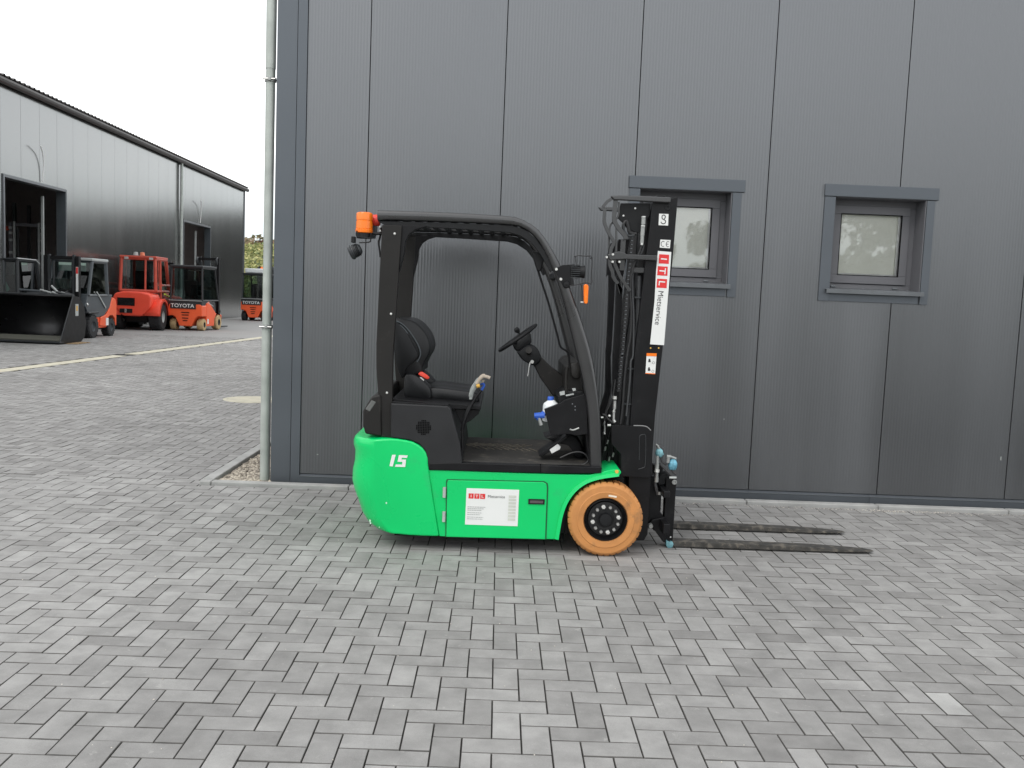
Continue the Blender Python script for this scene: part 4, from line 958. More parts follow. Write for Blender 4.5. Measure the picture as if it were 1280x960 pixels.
# middle rail next to the near one
midr = [(801, 262), (812, 262), (806, 340), (793, 440), (784, 560), (776, 660), (768, 660), (775, 560), (783, 440), (797, 340)]
for ya, yb in ((MN+.085, MN+.15), (mir(MN+.15), mir(MN+.085))):
    V, F = g_ext(px2(midr, MN+.085), ya, yb); part('inner_rail', V, F, M['hose'], fl, bev=.003)
for (q, h) in (((830, 249), .05), ((815, 420), .06), ((800, 640), .10)):
    p = at(*q, MN); box('mast_cross_member', (p.x-.015, YC, p.z), (.05, mir(MN)-MN-.02, h), M['blk'], fl, bev=.005)
prism('mast_head_plate', c1([(270, 165), (595, 165), (590, 300), (560, 330), (560, 470), (440, 490), (330, 430), (290, 380), (240, 330)]), MN+.03, MN+.045, M['blk2'], fl, bev=.003)
for q in ((428, 222), (300, 302)):
    p = at(*c1([q])[0], MN+.028); lathe('plate_bolt', [(0, -.003), (.006, -.002), (.006, .003)], (p.x, MN+.03, p.z), M['steel'], fl, 'Y', 8)
prism('guard_top_bar', c1([(160, 85), (240, 80), (500, 85), (820, 100), (815, 160), (500, 145), (240, 130), (195, 130)]), MN-.035, MN-.005, M['guard'], fl, bev=.006, seg=3)
prism('guard_top_bar', c1([(160, 85), (240, 80), (500, 85), (820, 100), (815, 160), (500, 145), (240, 130), (195, 130)]), mir(MN-.005), mir(MN-.035), M['guard'], fl, bev=.006, seg=3, Yt=MN)
def flat(name, pts, Y, wd, mt=None, th=.01):
    P = [at(x, y, Y) for x, y in pts]; L_ = []; R_ = []
    for i, p in enumerate(P):
        t = (P[min(i+1, len(P)-1)]-P[max(i-1, 0)]).normalized(); nn = Vector((-t.z, 0, t.x)); L_.append(((p+nn*wd/2).x, (p+nn*wd/2).z)); R_.append(((p-nn*wd/2).x, (p-nn*wd/2).z))
    V, F = g_ext(L_+R_[::-1], Y, Y+th); return part(name, V, F, mt or M['guard'], fl, bev=.002)
def sm2(pts): return [(v.x, v.y) for v in smooth([Vector((x, y, 0)) for x, y in pts], 3)]
flat('mast_guard_bar', c1([(190, 105), (120, 150), (75, 205), (95, 210)]), MN-.02, .018)
flat('mast_guard_bar', sm2(c1([(100, 210), (90, 330), (100, 400), (140, 490), (195, 590), (170, 660), (155, 740), (150, 830), (180, 920)])+c2([(190, 60), (240, 130)])), MN-.02, .020)
flat('mast_guard_bar', sm2(c1([(215, 130), (205, 250), (200, 350), (250, 440), (310, 510), (330, 560)])), MN-.015, .026)
flat('mast_guard_bar', sm2(c1([(250, 150), (250, 260), (230, 330), (160, 400), (145, 500), (140, 700)])), MN+.02, .011)
flat('mast_guard_bar', c1([(222, 430), (222, 700), (205, 860)]), MN-.01, .012)
flat('mast_guard_bar', c1([(185, 780), (260, 960)])+c2([(370, 210)]), MN-.012, .020)
flat('mast_guard_bar', c1([(300, 560), (290, 710), (285, 900)]), MN+.01, .030)
flat('mast_guard_bar', c2([(225, 100), (265, 240), (285, 180), (265, 60)]), MN-.008, .007)
prism('guard_arm', c1([(125, 725), (250, 690), (320, 710), (330, 722), (672, 735), (668, 792), (320, 775), (150, 785)]), MN-.030, MN-.010, M['guard'], fl, bev=.004)
for q in ((185, 725), (182, 805), (256, 805), (118, 755)):
    p = at(*c1([q])[0], MN-.04); lathe('guard_bolt', [(0, -.008), (.006, -.008), (.008, -.003), (.008, .01)], (p.x, MN-.035, p.z), M['bolt'], fl, 'Y', 8)
# chain
def along(pts, step):
    out_ = []; acc = 0
    for a, b in zip(pts, pts[1:]):
        l = math.dist(a, b); t = acc
        while t < l: out_.append((a[0]+(b[0]-a[0])*t/l, a[1]+(b[1]-a[1])*t/l)); t += step
        acc = t-l
    return out_
chp = c1([(392, 555), (362, 900)])+c2([(352, 30), (318, 500), (285, 930)])+c3([(280, 40), (240, 450)])
mbk = MB(); mbp = MB()
for q in along(chp, 4.85):
    p = at(*q, MN+.02); mbk.add(*g_box(p, (.020, .03, .0135))); mbp.add(*g_box(p+Vector((0, -.004, .011)), (.010, .03, .0045)))
ch = mbk.build('lift_chain', M['hose'], fl, sharp=0); mbp.build('chain_plates', M['sill'], ch, sharp=0)
# cylinder, hoses, fittings
ptube('lift_cylinder', [(799, 345), (796, 440), (788, 500), (784, 531)], MN+.05, .016, mat('cyl', (.045, .047, .05), .35), fl, 14)
for q in ((800, 338), (797, 372), (789, 461), (784, 505)):
    p = at(*q, MN+.04); box('cylinder_band', p, (.045, .05, .010) if q[1] != 338 else (.085, .05, .030), M['dkgrey'] if q[1] != 338 else M['guard'], fl, bev=.002)
ptube('hydraulic_hose', c1([(500, 620), (470, 710), (410, 850), (395, 930)])+c2([(380, 60), (375, 250), (385, 420), (375, 700)])+c3([(345, 0), (310, 300), (290, 600), (265, 790)]), MN+.0, .0065, M['hose'], fl)
ptube('hydraulic_hose', c1([(520, 620), (500, 700), (440, 780), (400, 900)])+c2([(400, 280), (410, 500), (405, 900)])+c3([(380, 100), (370, 300), (330, 700)]), MN+.01, .006, mat('hose_grey', (.05, .052, .055), .5), fl)
ptube('hydraulic_hose', c1([(300, 470), (300, 400), (330, 360), (350, 420), (370, 490), (440, 500)]), MN+.01, .010, M['hose'], fl)
ptube('hydraulic_hose', c1([(305, 410), (310, 470), (350, 520), (420, 515)]), MN+.0, .007, M['dkgrey'], fl)
ptube('hydraulic_hose', c3([(210, 300), (180, 500), (130, 620), (95, 680), (90, 750), (100, 800)]), MN-.02, .005, M['hose'], fl)
ptube('hydraulic_hose', c3([(180, 320), (150, 520), (100, 650)]), MN+.0, .004, M['hose'], fl)
ptube('hydraulic_hose', c3([(70, 680), (100, 690), (130, 730), (180, 770)]), MN-.03, .007, M['hose'], fl)
def fitting(pts, Y, rs, mt=None):
    for (a, b), r in zip(zip(pts, pts[1:]), rs):
        tube('hose_fitting', [at(*a, Y), at(*b, Y)], r, mt or M['steel'], fl, 10)
fitting(c1([(518, 312), (518, 332), (515, 395), (512, 402), (512, 420), (505, 520), (500, 600), (500, 618)]), MN-.02, [.012, .0125, .008, .013, .0125, .011, .0095], M['zincd'])
fitting(c1([(519, 308), (519, 322)]), MN-.024, [.0135]); fitting(c1([(512, 408), (511, 420)]), MN-.025, [.0135]); fitting(c1([(502, 600), (499, 622)]), MN-.025, [.009])
fitting(c3([(205, 482), (204, 515)]), MN-.03, [.012], M['bolt']); fitting(c3([(203, 530), (200, 620), (195, 640), (192, 655), (190, 740), (205, 765)]), MN-.03, [.0105, .008, .0115, .009, .010])
fitting(c3([(125, 798), (160, 798)]), MN-.035, [.007], M['bolt']); fitting(c3([(88, 870), (92, 895)]), MN-.03, [.008]); fitting(c3([(55, 715), (80, 712)]), MN-.03, [.006]); fitting(c3([(135, 690), (155, 700)]), MN-.03, [.007], M['bolt'])
fitting(c3([(92, 750), (95, 870)]), MN-.02, [.005], M['zincd'])
# labels on the mast rail
mt1 = (at(847, 260, MN)-at(828, 440, MN)).normalized(); mtv = mt1; mtu = Vector((mtv.z, 0, -mtv.x))     # v up along the rail, u to the right
def mlabel(name, quadpx, mt, Y=MN-.003, parent=fl):
    return prism(name, quadpx, Y, Y+.002, mt, parent, bev=0)
def c1x(x, y): return c1([(x, y)])[0]
hk = mlabel('hook_sticker', c1([(688, 280), (792, 284), (786, 410), (683, 405)]), M['white'])
def stroke(name, pts, Y, r, mt, par): return flat2(name, pts, Y, r, mt, par)
def flat2(name, pts, Y, wd, mt, par):
    P = [at(x, y, Y) for x, y in pts]; mbx = MB(); n_ = len(P)
    for i, p in enumerate(P):
        t = (P[min(i+1, n_-1)]-P[max(i-1, 0)]).normalized(); nn = Vector((-t.z, 0, t.x))*wd/2; mbx.V += [p+nn, p-nn]
    for i in range(n_-1): mbx.F.append((2*i, 2*i+1, 2*i+3, 2*i+2))
    return mbx.build(name, mt, par, sharp=0)
flat2('hook_symbol', sm2(c1([(738, 345), (722, 330), (722, 305), (738, 294), (755, 305), (755, 325), (742, 342), (760, 360), (755, 380), (735, 390), (715, 382), (710, 368)])), MN-.0045, .0048, M['ink'], hk)
ce = mlabel('ce_sticker', c1([(703, 562), (814, 568), (806, 658), (695, 650)]), M['white'])
flat2('ce_letters', sm2(c1([(748, 588), (725, 582), (710, 608), (722, 636), (742, 634)])), MN-.0045, .003, M['ink'], ce)
flat2('ce_letters', sm2(c1([(800, 590), (780, 584), (765, 612), (776, 640), (796, 638)])), MN-.0045, .003, M['ink'], ce)
flat2('ce_letters', c1([(768, 612), (792, 613)]), MN-.0045, .003, M['ink'], ce)
il = mlabel('rental_label', c1([(676, 686), (822, 698)])+c2([(805, 30), (742, 798), (590, 788), (640, 300), (655, 0)]), M['white'])
RS = [c1([(690, 722), (798, 728), (794, 828), (684, 822)]), c1([(675, 852), (783, 858), (779, 958), (668, 952)]), c2([(668, 72), (776, 78), (770, 176), (660, 170)])]
for q, chr_ in zip(RS, 'ITL'):
    mlabel('red_square', q, M['red'], MN-.0042, il)
    cx = sum(a[0] for a in q)/4; cyy = sum(a[1] for a in q)/4
    text('logo_letter', chr_, .052, at(cx, cyy, MN-.0050), -mtv, mtu, M['white'], il, 1.15)
cx, cyy = c2([(690, 393)])[0]
text('lettering', 'Mietservice', .047, at(cx, cyy, MN-.0045), -mtv, mtu, M['ink'], il, .93)
wl_ = mlabel('warning_label', c2([(557, 888), (662, 892)])+c3([(662, 15), (645, 243), (540, 236), (553, 12)]), M['white'])
mlabel('orange_band', c3([(553, 12), (662, 15), (660, 48), (551, 44)]), M['orange'], MN-.0042, wl_)
mlabel('orange_band', c3([(541, 228), (646, 234), (645, 243), (540, 236)]), M['orange'], MN-.0042, wl_)
for q in ([(575, 75), (592, 75), (598, 110), (570, 110)], [(570, 170), (585, 165), (595, 205), (565, 205)]): mlabel('pictogram', c3(q), M['ink'], MN-.0042, wl_)
for q in ((628, 118), (620, 210)):
    flat2('pictogram', [c3([(q[0]+13*math.cos(a*.7), q[1]+13*math.sin(a*.7))])[0] for a in range(10)], MN-.0043, .0016, M['ink'], wl_)
for q in ((782, 212), ): 
    p = at(*c1([q])[0], MN-.004); lathe('rail_eye', [(.006, -.002), (.012, -.004), (.018, -.003), (.02, .002)], (p.x, MN-.001, p.z), M['blk2'], fl, 'Y', 16)
for q in ((597, 830), (685, 830)):
    p = at(*c2([q])[0], MN-.004); lathe('rail_screw', [(0, -.002), (.005, -.001), (.005, .002)], (p.x, MN-.001, p.z), M['gold'], fl, 'Y', 8)
# lower cover plate with its bright bent rim and pressed slot
cvp = prism('tilt_cover', [(764, 531.5), (806, 532.5), (812, 534.5), (815.5, 539), (815.5, 594), (812, 597.5), (776, 595.5), (776, 568), (764, 555)], MN-.03, MN-.022, M['blk'], fl, bev=.003)
ptube('cover_rim', [(792, 532), (803, 532.3), (809, 533.8), (813.5, 538)], MN-.028, .0035, mat('worn_edge', (.22, .22, .22), .45), cvp, 8)
ptube('cover_slot', [(798, 586.5), (804, 584.5), (806.6, 580), (807.2, 548), (805.5, 543.5), (801, 544), (799.5, 548), (799, 575)], MN-.031, .0022, M['dkgrey'], cvp, 6)
# carriage, fork shanks, fittings
prism('carriage_plate', cC([(60, 330), (140, 330), (150, 420), (225, 420), (222, 450), (182, 470), (178, 600), (215, 640), (215, 740), (135, 742), (100, 700), (60, 640)]), MN+.09, MN+.13, M['blk'], fl, bev=.004)
prism('carriage_plate', cC([(60, 330), (140, 330), (150, 420), (225, 420), (222, 450), (182, 470), (178, 600), (215, 640), (215, 740), (135, 742), (100, 700), (60, 640)]), mir(MN+.13), mir(MN+.09), M['blk'], fl, bev=.004, Yt=MN+.09)
for (a, b) in ((402, 450), (640, 715)):
    p0, p1 = at(*cC([(180, a)])[0], MN+.1), at(*cC([(180, b)])[0], MN+.1)
    box('carriage_bar', (p0.x+.012, YC, (p0.z+p1.z)/2), (.04, .82, abs(p1.z-p0.z)), M['blk'], fl, bev=.005)
prism('hook_plate', cC([(100, 690), (140, 740), (205, 828), (225, 830), (215, 640), (120, 660)]), MN+.06, MN+.09, M['blk'], fl, bev=.004)
p = at(*cC([(107, 703)])[0], MN+.05); lathe('carriage_bolt', [(0, -.012), (.012, -.012), (.016, -.004), (.016, .02)], (p.x, MN+.04, p.z), M['zincd'], fl, 'Y', 12)
def fork(y0, y1, tip, tipz, rnd, nm):
    sh = px2(cC([(228, 350), (307, 352), (280, 800), (272, 838), (250, 862), (226, 846), (215, 830), (208, 800)]), 5.55)
    V, F = g_ext(sh, y0+.012, y1-.012)
    f_ = part('fork', V, F, M['blk'], fl, bev=.004)
    a, b = at(*cC([(252, 800)])[0], 5.55), at(*cC([(252, 868)])[0], 5.55)
    zt, zb = .040, .009
    secs = [(a.x+.0, zb, zt, y0, y1), (a.x+.30, zb, zt, y0, y1), (a.x+.9, zb+.002, zt-.006, y0, y1), (tip-.16, zb+.004, zt-.015, y0, y1), (tip-.05, zb+.006, zt-.020, y0+.006, y1-.006), (tip, zb+.008, zt-.024, y0+.028, y1-.028)]
    rings = [[(x, p, z0), (x, q, z0), (x, q, z1), (x, p, z1)] for x, z0, z1, p, q in secs]
    V, F = loft(rings); part('fork_blade', V, F, M['fork'], f_, bev=.003); return f_
f1 = fork(5.548, 5.640, at(1090, 690, 5.60).x, 0, 0, 0)
f2 = fork(6.01, 6.098, at(1055, 669, 6.05).x, 0, 0, 1)
tt = pillow('heel_tape', cC([(228, 815), (250, 825), (268, 822), (280, 835), (275, 862), (245, 872), (226, 850)]), 5.54, 5.538, 5.57, M['tape'], f1, ins=.005, k=.05)
p = at(*cC([(290, 378)])[0], 5.55); lathe('shank_hole', [(0, .0), (.007, .0), (.010, -.003), (.015, -.002), (.016, .003)], (p.x, 5.555, p.z), M['zincd'], f1, 'Y', 14)
p = at(*cC([(260, 790)])[0], 5.55); tube('shank_spot', [(p.x-.004, 5.555, p.z), (p.x+.004, 5.555, p.z)], .004, M['white'], f1, 6)
def blob(name, q, r, Y, mt):
    p = at(*cC([q])[0], Y); V, F = g_lathe([(0, -r*1.2), (r*.7, -r), (r, -r*.3), (r*.95, r*.5), (r*.5, r*1.1), (0, r*1.2)], p, 'Z', 12); return part(name, [v+Vector((random.uniform(-.003, .003), 0, random.uniform(-.003, .003))) for v in V], F, mt, fl, sharp=80)
blob('taped_coupling', (177, 152), .026, MN+.05, M['tape']); blob('taped_coupling', (275, 243), .030, MN+.05, mat('blue_wrap', (.13, .36, .47), .5, var=.35, scale=50))
fitting(cC([(160, 180), (158, 240), (155, 285), (155, 345), (153, 375)]), MN+.02, [.010, .013, .010, .012], M['zincd']); fitting(cC([(160, 280), (156, 300)]), MN+.0, [.0145], M['bolt'])
fitting(cC([(148, 92), (160, 100), (175, 125)]), MN+.04, [.006, .008], M['zincd']); fitting(cC([(230, 182), (262, 186), (300, 200)]), MN+.04, [.010, .008], M['zincd'])
fitting(cC([(243, 190), (240, 230)]), MN+.03, [.010], M['zincd']); fitting(cC([(250, 342), (302, 343)]), MN+.03, [.007], M['palegrey']); fitting(cC([(178, 450), (176, 470)]), MN+.03, [.010], M['zincd'])
fitting(cC([(205, 425), (205, 445)]), MN+.03, [.006], M['bolt'])
for q in ([(180, 240), (210, 270), (240, 300), (270, 330)], [(190, 170), (195, 220), (230, 245)], [(265, 270), (280, 300), (300, 315)], [(140, 375), (150, 420), (165, 470)], [(300, 210), (310, 245), (295, 280)], [(155, 100), (190, 115), (200, 150), (190, 180)]):
    ptube('hydraulic_hose', cC(q), MN+.045, .0075 if q[0][0] > 170 else .010, mat('hose_mid', (.045, .045, .047), .45), fl)
prism('carriage_top_block', cC([(185, 320), (225, 300), (262, 330), (262, 352), (228, 352), (222, 395), (165, 400), (168, 350)]), MN+.10, MN+.16, M['blk2'], fl, bev=.006)
# hoses in the gap between cowl and mast
for k, q in enumerate(([(752, 575), (758, 550), (757, 540), (763, 520)], [(757, 580), (761, 566), (760, 548), (768, 530)], [(764, 582), (766, 565), (768, 548)])):
    ptube('hydraulic_hose', q, MN+.10+k*.02, .006, M['hose'], fl)
for q in ((756, 563), (759, 555), (766, 571), (761, 576)):
    fitting([q, (q[0]+1.2, q[1]-5)], MN+.06, [.006], M['zincd'])
prism('tilt_link', [(752, 545), (768, 530), (780, 560), (790, 600), (775, 640), (760, 600), (752, 590)], MN+.14, MN+.30, M['blk2'], fl, bev=.006)

# ---------------------------------------------------------------- machines in the yard (local: +X forward, +Y left)
def pane(mb, pts): mb.add(pts, [tuple(range(len(pts)))])
def lwheel(root, x, y, r, wd, tm, rimm):
    w_ = lathe('wheel', [(r*.45, -wd/2), (r*.9, -wd/2), (r, -wd*.36), (r, wd*.36), (r*.9, wd/2), (r*.45, wd/2)], (x, y, r), tm, root, 'Y', 24)
    lathe('rim', [(0, -wd*.30), (r*.4, -wd*.30), (r*.46, -wd*.46), (r*.46, wd*.46), (r*.4, wd*.30), (0, wd*.30)], (x, y, r), rimm, w_, 'Y', 18)
    if tm is M['btyre']:
        mb = MB()
        for k in range(18):
            a = 2*math.pi*k/18
            for s in (-1, 1): mb.add(*g_box((x+math.cos(a+s*.08)*r, y+s*wd*.24, r+math.sin(a+s*.08)*r), (.022, wd*.44, r*.18), Matrix.Rotation(-a-s*.08, 3, 'Y')))
        mb.build('tread', tm, w_, sharp=0)
    return w_
def cabin(root, x0, x1, hw, z0, z1, fm, slope=.12, roofm=None, post=.045):
    mb = MB(); xt0, xt1 = x0+.04, x1-slope
    for s in (-1, 1):
        for (xa, xb) in ((x0, xt0), (x1, xt1)):
            mb.add(*g_tube([(xa, s*hw, z0), (xb, s*(hw-.03), z1)], post, 6))
        mb.add(*g_tube([(xt0, s*(hw-.03), z1), (xt1, s*(hw-.03), z1)], post, 6)); mb.add(*g_tube([(x0, s*hw, z0), (x1, s*hw, z0)], post*.8, 6))
    for (x, z) in ((x0, z0), (x1, z0), (xt0, z1), (xt1, z1)):
        q = hw if z == z0 else hw-.03; mb.add(*g_tube([(x, -q, z), (x, q, z)], post, 6))
    mb.build('cab_frame', fm, root, sharp=50)
    for s in (-1, 1):
        gb = MB(); pane(gb, [(x0, s*hw, z0), (x1, s*hw, z0), (xt1, s*(hw-.03), z1), (xt0, s*(hw-.03), z1)]); gb.build('side_glass', M['cabglass'], root, sharp=0)
    gb = MB(); pane(gb, [(x0-.01, -hw, z0), (x0-.01, hw, z0), (xt0-.01, hw-.03, z1), (xt0-.01, -hw+.03, z1)]); gb.build('rear_glass', M['cabglass'], root, sharp=0)
    gb = MB(); pane(gb, [(x1+.01, -hw, z0), (x1+.01, hw, z0), (xt1+.01, hw-.03, z1), (xt1+.01, -hw+.03, z1)]); gb.build('front_glass', M['cabglass'], root, sharp=0)
    box('cab_roof', ((xt0+xt1)/2, 0, z1+.045), (xt1-xt0+.16, 2*hw+.04, .07), roofm or fm, root, bev=.02)
    box('seat', ((x0+x1)/2-.12, 0, z0-.02+.1), (.42, .44, .14), M['blk2'], root, bev=.03)
    V, F = g_box(((x0+x1)/2-.32, 0, z0+.38), (.12, .42, .52), Matrix.Rotation(-.12, 3, 'Y')); part('seat_back', V, F, M['blk2'], root, bev=.04)
    V, F = g_axis([(.15, -.01), (.17, 0), (.15, .01), (.13, 0), (.15, -.01)], Vector((x1-.35, 0, z0+.32)), Vector((-.5, 0, .86)).normalized(), 16); part('steering_wheel', V, F, M['blk2'], root)
    box('steering_column', (x1-.28, 0, z0+.12), (.10, .12, .42), M['blk2'], root, bev=.02, rot=Matrix.Rotation(-.5, 3, 'Y'))
def lmast(root, x, hw, z1, z0=.08, forks=True, rm='blk', im='dkgrey'):
    for s in (-1, 1):
        box('mast_rail', (x, s*hw, (z0+z1)/2), (.12, .08, z1-z0), M[rm], root, bev=0); box('inner_mast_rail', (x+.03, s*(hw-.09), (z0+z1)/2+.04), (.08, .05, z1-z0-.02), M[im], root, bev=0)
        tube('lift_cylinder', [(x-.05, s*(hw-.16), z0+.1), (x-.05, s*(hw-.16), z1-.15)], .03, M['dkgrey'], root, 8)
    for zc in (z0+.15, (z0+z1)*.55, z1-.05): box('mast_cross_member', (x-.01, 0, zc), (.07, 2*hw-.085, .09), M[rm], root, bev=0)
    if forks:
        for s in (-1, 1):
            mb = MB(); mb.add(*g_box((x+.14, s*.24, .38), (.05, .11, .62))); mb.add(*g_box((x+.66, s*.24, .06), (1.0, .11, .04))); mb.build('fork', M['dkgrey'], root, sharp=0)
        for zc in (.25, .6): box('carriage_bar', (x+.09, 0, zc), (.05, 2*hw+.1, .08), M['blk'], root, bev=0)
def place(root, x, y, rz): root.location = (x, y, 0); root.rotation_euler = (0, 0, R(rz))
# orange electric truck, rear towards the camera
def etruck(label, tyrem, roofm, load=False):
    root = thing('forklift', label, 'forklift', (0, 0, 0), 'orange electric forklifts with a cab')
    V, F = g_extx([(-.55, .46), (-.55, .80), (-.50, .86), (.50, .86), (.55, .80), (.55, .46), (.42, .47), (.33, .42), (.27, .30), (.20, .14), (-.20, .14), (-.27, .30), (-.33, .42), (-.42, .47)], 0, .42); part('counterweight', V, F, M['orangep'], root, bev=.03, seg=3)
    V, F = g_ext([(.42, .14), (.42, .90), (.62, .95), (1.28, .55), (1.80, .50), (1.80, .30), (1.62, .52), (1.3, .52), (1.12, .35), (1.1, .14)], -.55, .55); part('chassis', V, F, M['orangep'], root, bev=.02)
    V, F = g_ext([(.02, .70), (.0, .96), (.42, .98), (.85, .96), (1.25, .90), (1.28, .60), (1.05, .50), (.90, .72), (.62, .88), (.40, .88), (.2, .70)], -.535, .535); part('dark_hood', V, F, M['dkgrey'], root, bev=.015)
    box('name_band', (-.012, .07, .80), (.02, .84, .20), M['dkgrey'], root, bev=.003)
    text('lettering', 'TOYOTA', .165, (-.0245, .08, .80), (0, -1, 0), (0, 0, 1), M['white'], root, 1.12)
    box('band_line', (0, 0, .965), (.03, 1.06, .018), M['palegrey'], root, bev=0)
    for s in (-1, 1):
        V, F = g_box((.75, s*.545, .86), (.55, .012, .022), Matrix.Rotation(.25, 3, 'Y')); part('side_line', V, F, M['palegrey'], root)
        box('side_sticker', (.52, s*.555, .30), (.11, .008, .16), M['white'], root, bev=0)
        lwheel(root, .26, s*.44, .195, .20, tyrem, M['dkgrey']); lwheel(root, 1.48, s*.48, .25, .20, tyrem, M['dkgrey'])
    for zc, wd in ((.58, .26), (.50, .22), (.40, .20), (.32, .15)): box('vent_slot', (-.004, 0, zc), (.012, wd, .028), M['blk2'], root, bev=0)
    cabin(root, .10, 1.55, .52, .98, 2.02, M['dkgrey'], .28, roofm, .03)
    box('roof_light', (.9, 0, 1.95), (.05, .5, .03), M['white'], root, bev=0)
    lmast(root, 1.98, .36, 2.42)
    for s in (-1, 1): lathe('mast_hose_reel', [(0, -.03), (.12, -.03), (.14, 0), (.12, .03), (0, .03)], (1.94, s*.34, 2.30), M['dkgrey'], root, 'Y', 12)
    return root
r1 = etruck('orange electric forklift with tan tyres and dark cab, before the second hall door', M['tan'], M['dkgrey'])
p = gnd(232, 413); place(r1, p.x, p.y-.05, 87)
r2 = etruck('farthest orange forklift, black tyres, cream box on its roof, beside the downpipe', M['btyre'], M['dkgrey'])
p = gnd(316, 401); place(r2, p.x, p.y, 88)
WL[r2.name] = Vector((0, 0, 0)); lathe('roof_beacon', [(0, .1), (.05, .09), (.06, 0)], (.55, -.2, 2.3), M['orange'], r2, 'Z', 12)
box('roof_box', (.6, .05, 2.20), (.6, .86, .20), M['jug'], r2, bev=.04)
# red rough terrain truck
rt_ = thing('rough_terrain_forklift', 'red rough terrain forklift with glazed cab and chunky black tyres', 'forklift', (0, 0, 0))
V, F = g_extx([(-.56, .74), (-.58, 1.02), (-.52, 1.14), (-.26, 1.20), (.26, 1.20), (.52, 1.14), (.58, 1.02), (.56, .74), (.36, .52), (.28, .44), (-.28, .44), (-.36, .52)], 0, 1.0); part('counterweight', V, F, M['brightred'], rt_, bev=.06, seg=3)
V, F = g_ext([(.9, .30), (.9, 1.15), (1.2, 1.2), (2.6, 1.2), (2.8, .7), (2.8, .35)], -.42, .42); part('chassis', V, F, M['hallred'], rt_, bev=.02)
box('radiator_grille', (-.006, .18, .88), (.02, .52, .24), M['joint'], rt_, bev=.005)
for k in range(6): box('grille_slat', (-.018, .18, .79+k*.036), (.012, .50, .010), M['dkgrey'], rt_, bev=0)
box('tow_bracket', (-.008, .18, .60), (.03, .38, .13), M['blk2'], rt_, bev=.01); box('tow_pin', (-.05, .18, .60), (.06, .05, .12), M['steel'], rt_, bev=.008)
for s in (-1, 1):
    lwheel(rt_, .62, s*.60, .43, .36, M['btyre'], M['palegrey']); lwheel(rt_, 2.3, s*.58, .50, .40, M['btyre'], M['palegrey'])
    mb = MB(); n_ = 12
    for k in range(n_+1):
        a = math.pi*(.02+.96*k/n_); 
        for rr, yy in ((.56, .34), (.56, .80)): mb.V.append(Vector((.62-math.cos(a)*rr*1.08, s*yy, .43+math.sin(a)*rr)))
        mb.V.append(Vector((.62-math.cos(a)*.50, s*.82, .43+math.sin(a)*.48)))
    for k in range(n_): mb.F += [(3*k, 3*k+1, 3*k+4, 3*k+3), (3*k+1, 3*k+2, 3*k+5, 3*k+4)]
    o = mb.build('fender', M['brightred'], rt_, sharp=60); md = o.modifiers.new('solid', 'SOLIDIFY'); md.thickness = .03
tube('rear_axle', [(.62, -.5, .43), (.62, .5, .43)], .10, M['blk2'], rt_, 10)
box('axle_beam', (.62, 0, .38), (.3, .7, .30), M['blk2'], rt_, bev=.04)
cabin(rt_, .62, 2.15, .54, 1.22, 2.24, M['hallred'], .25, M['hallred'], .055)
tube('cab_post', [(.62, -.22, 1.22), (.655, -.22, 2.24)], .035, M['hallred'], rt_, 6)
for s in (-1, 1):
    tube('door_post', [(1.15, s*.56, .75), (1.15, s*.53, 2.22)], .035, M['hallred'], rt_, 6); tube('door_post', [(1.15, s*.57, 1.42), (2.1, s*.57, 1.42)], .035, M['hallred'], rt_, 6)
    box('step_panel', (1.65, s*.63, .72), (.9, .06, .55), M['hallred'], rt_, bev=.02)
tube('yellow_hose', [(1.2, -.66, 1.14), (1.5, -.68, 1.06), (2.0, -.68, 1.08)], .03, mat('lime', (.5, .6, .05), .5), rt_, 8)
for yy, mt_2 in ((.10, M['palegrey']), (-.10, mat('dull_orange', (.7, .2, .1), .4))): lathe('roof_beacon', [(0, .11), (.06, .10), (.08, 0)], (.72, yy, 2.33), mt_2, rt_, 'Z', 12)
for yy in (-.4, .35): box('roof_lamp', (.60, yy, 2.24), (.06, .12, .07), M['palegrey'], rt_, bev=.01)
lmast(rt_, 3.0, .45, 2.2)
p = gnd(169, 412.5); place(rt_, p.x+.0, p.y-.25, 95)
# orange and grey diesel truck, mast towards the camera
dt = thing('forklift', 'orange and grey forklift with pale roof, its black mast facing the big bucket', 'forklift', (0, 0, 0))
V, F = g_ext([(0, .28), (-.02, .80), (.05, 1.0), (.18, 1.04), (.30, .98), (.42, .78), (.62, .60), (1.0, .52), (1.05, .30), (.62, .26), (.58, .48), (.42, .56), (.22, .56), (.08, .46), (.04, .28)], -.54, .54); part('counterweight', V, F, M['orangep'], dt, bev=.03, seg=3)
V, F = g_ext([(.60, .24), (.60, .54), (1.32, .52), (1.32, .24)], -.50, .50); part('chassis', V, F, M['orangep'], dt, bev=.01)
V, F = g_ext([(.40, .80), (.30, 1.0), (.25, 1.12), (1.75, 1.12), (1.9, .82), (1.75, .62), (1.35, .58), (1.25, .52), (.78, .56)], -.53, .53); part('engine_hood', V, F, M['midgrey'], dt, bev=.015)
for s in (-1, 1):
    lwheel(dt, .32, s*.44, .24, .20, M['btyre'], M['midgrey']); lwheel(dt, 1.62, s*.50, .30, .24, M['btyre'], M['midgrey'])
    box('side_sticker', (.62, s*.545, .40), (.16, .008, .20), M['white'], dt, bev=0)
    V, F = g_box((1.0, s*.55, .98), (.7, .02, .03), Matrix.Rotation(-.65, 3, 'Y')); part('door_line', V, F, M['palegrey'], dt)
    box('fender', (1.62, s*.50, .66), (.62, .26, .05), M['dkgrey'], dt, bev=.02); lathe('head_lamp', [(0, .03), (.05, .03), (.06, 0), (0, -.05)], (1.80, s*.50, .86), M['steel'], dt, 'X', 14)
cabin(dt, .55, 1.72, .52, 1.10, 1.98, M['midgrey'], .30, M['palegrey'], .045)
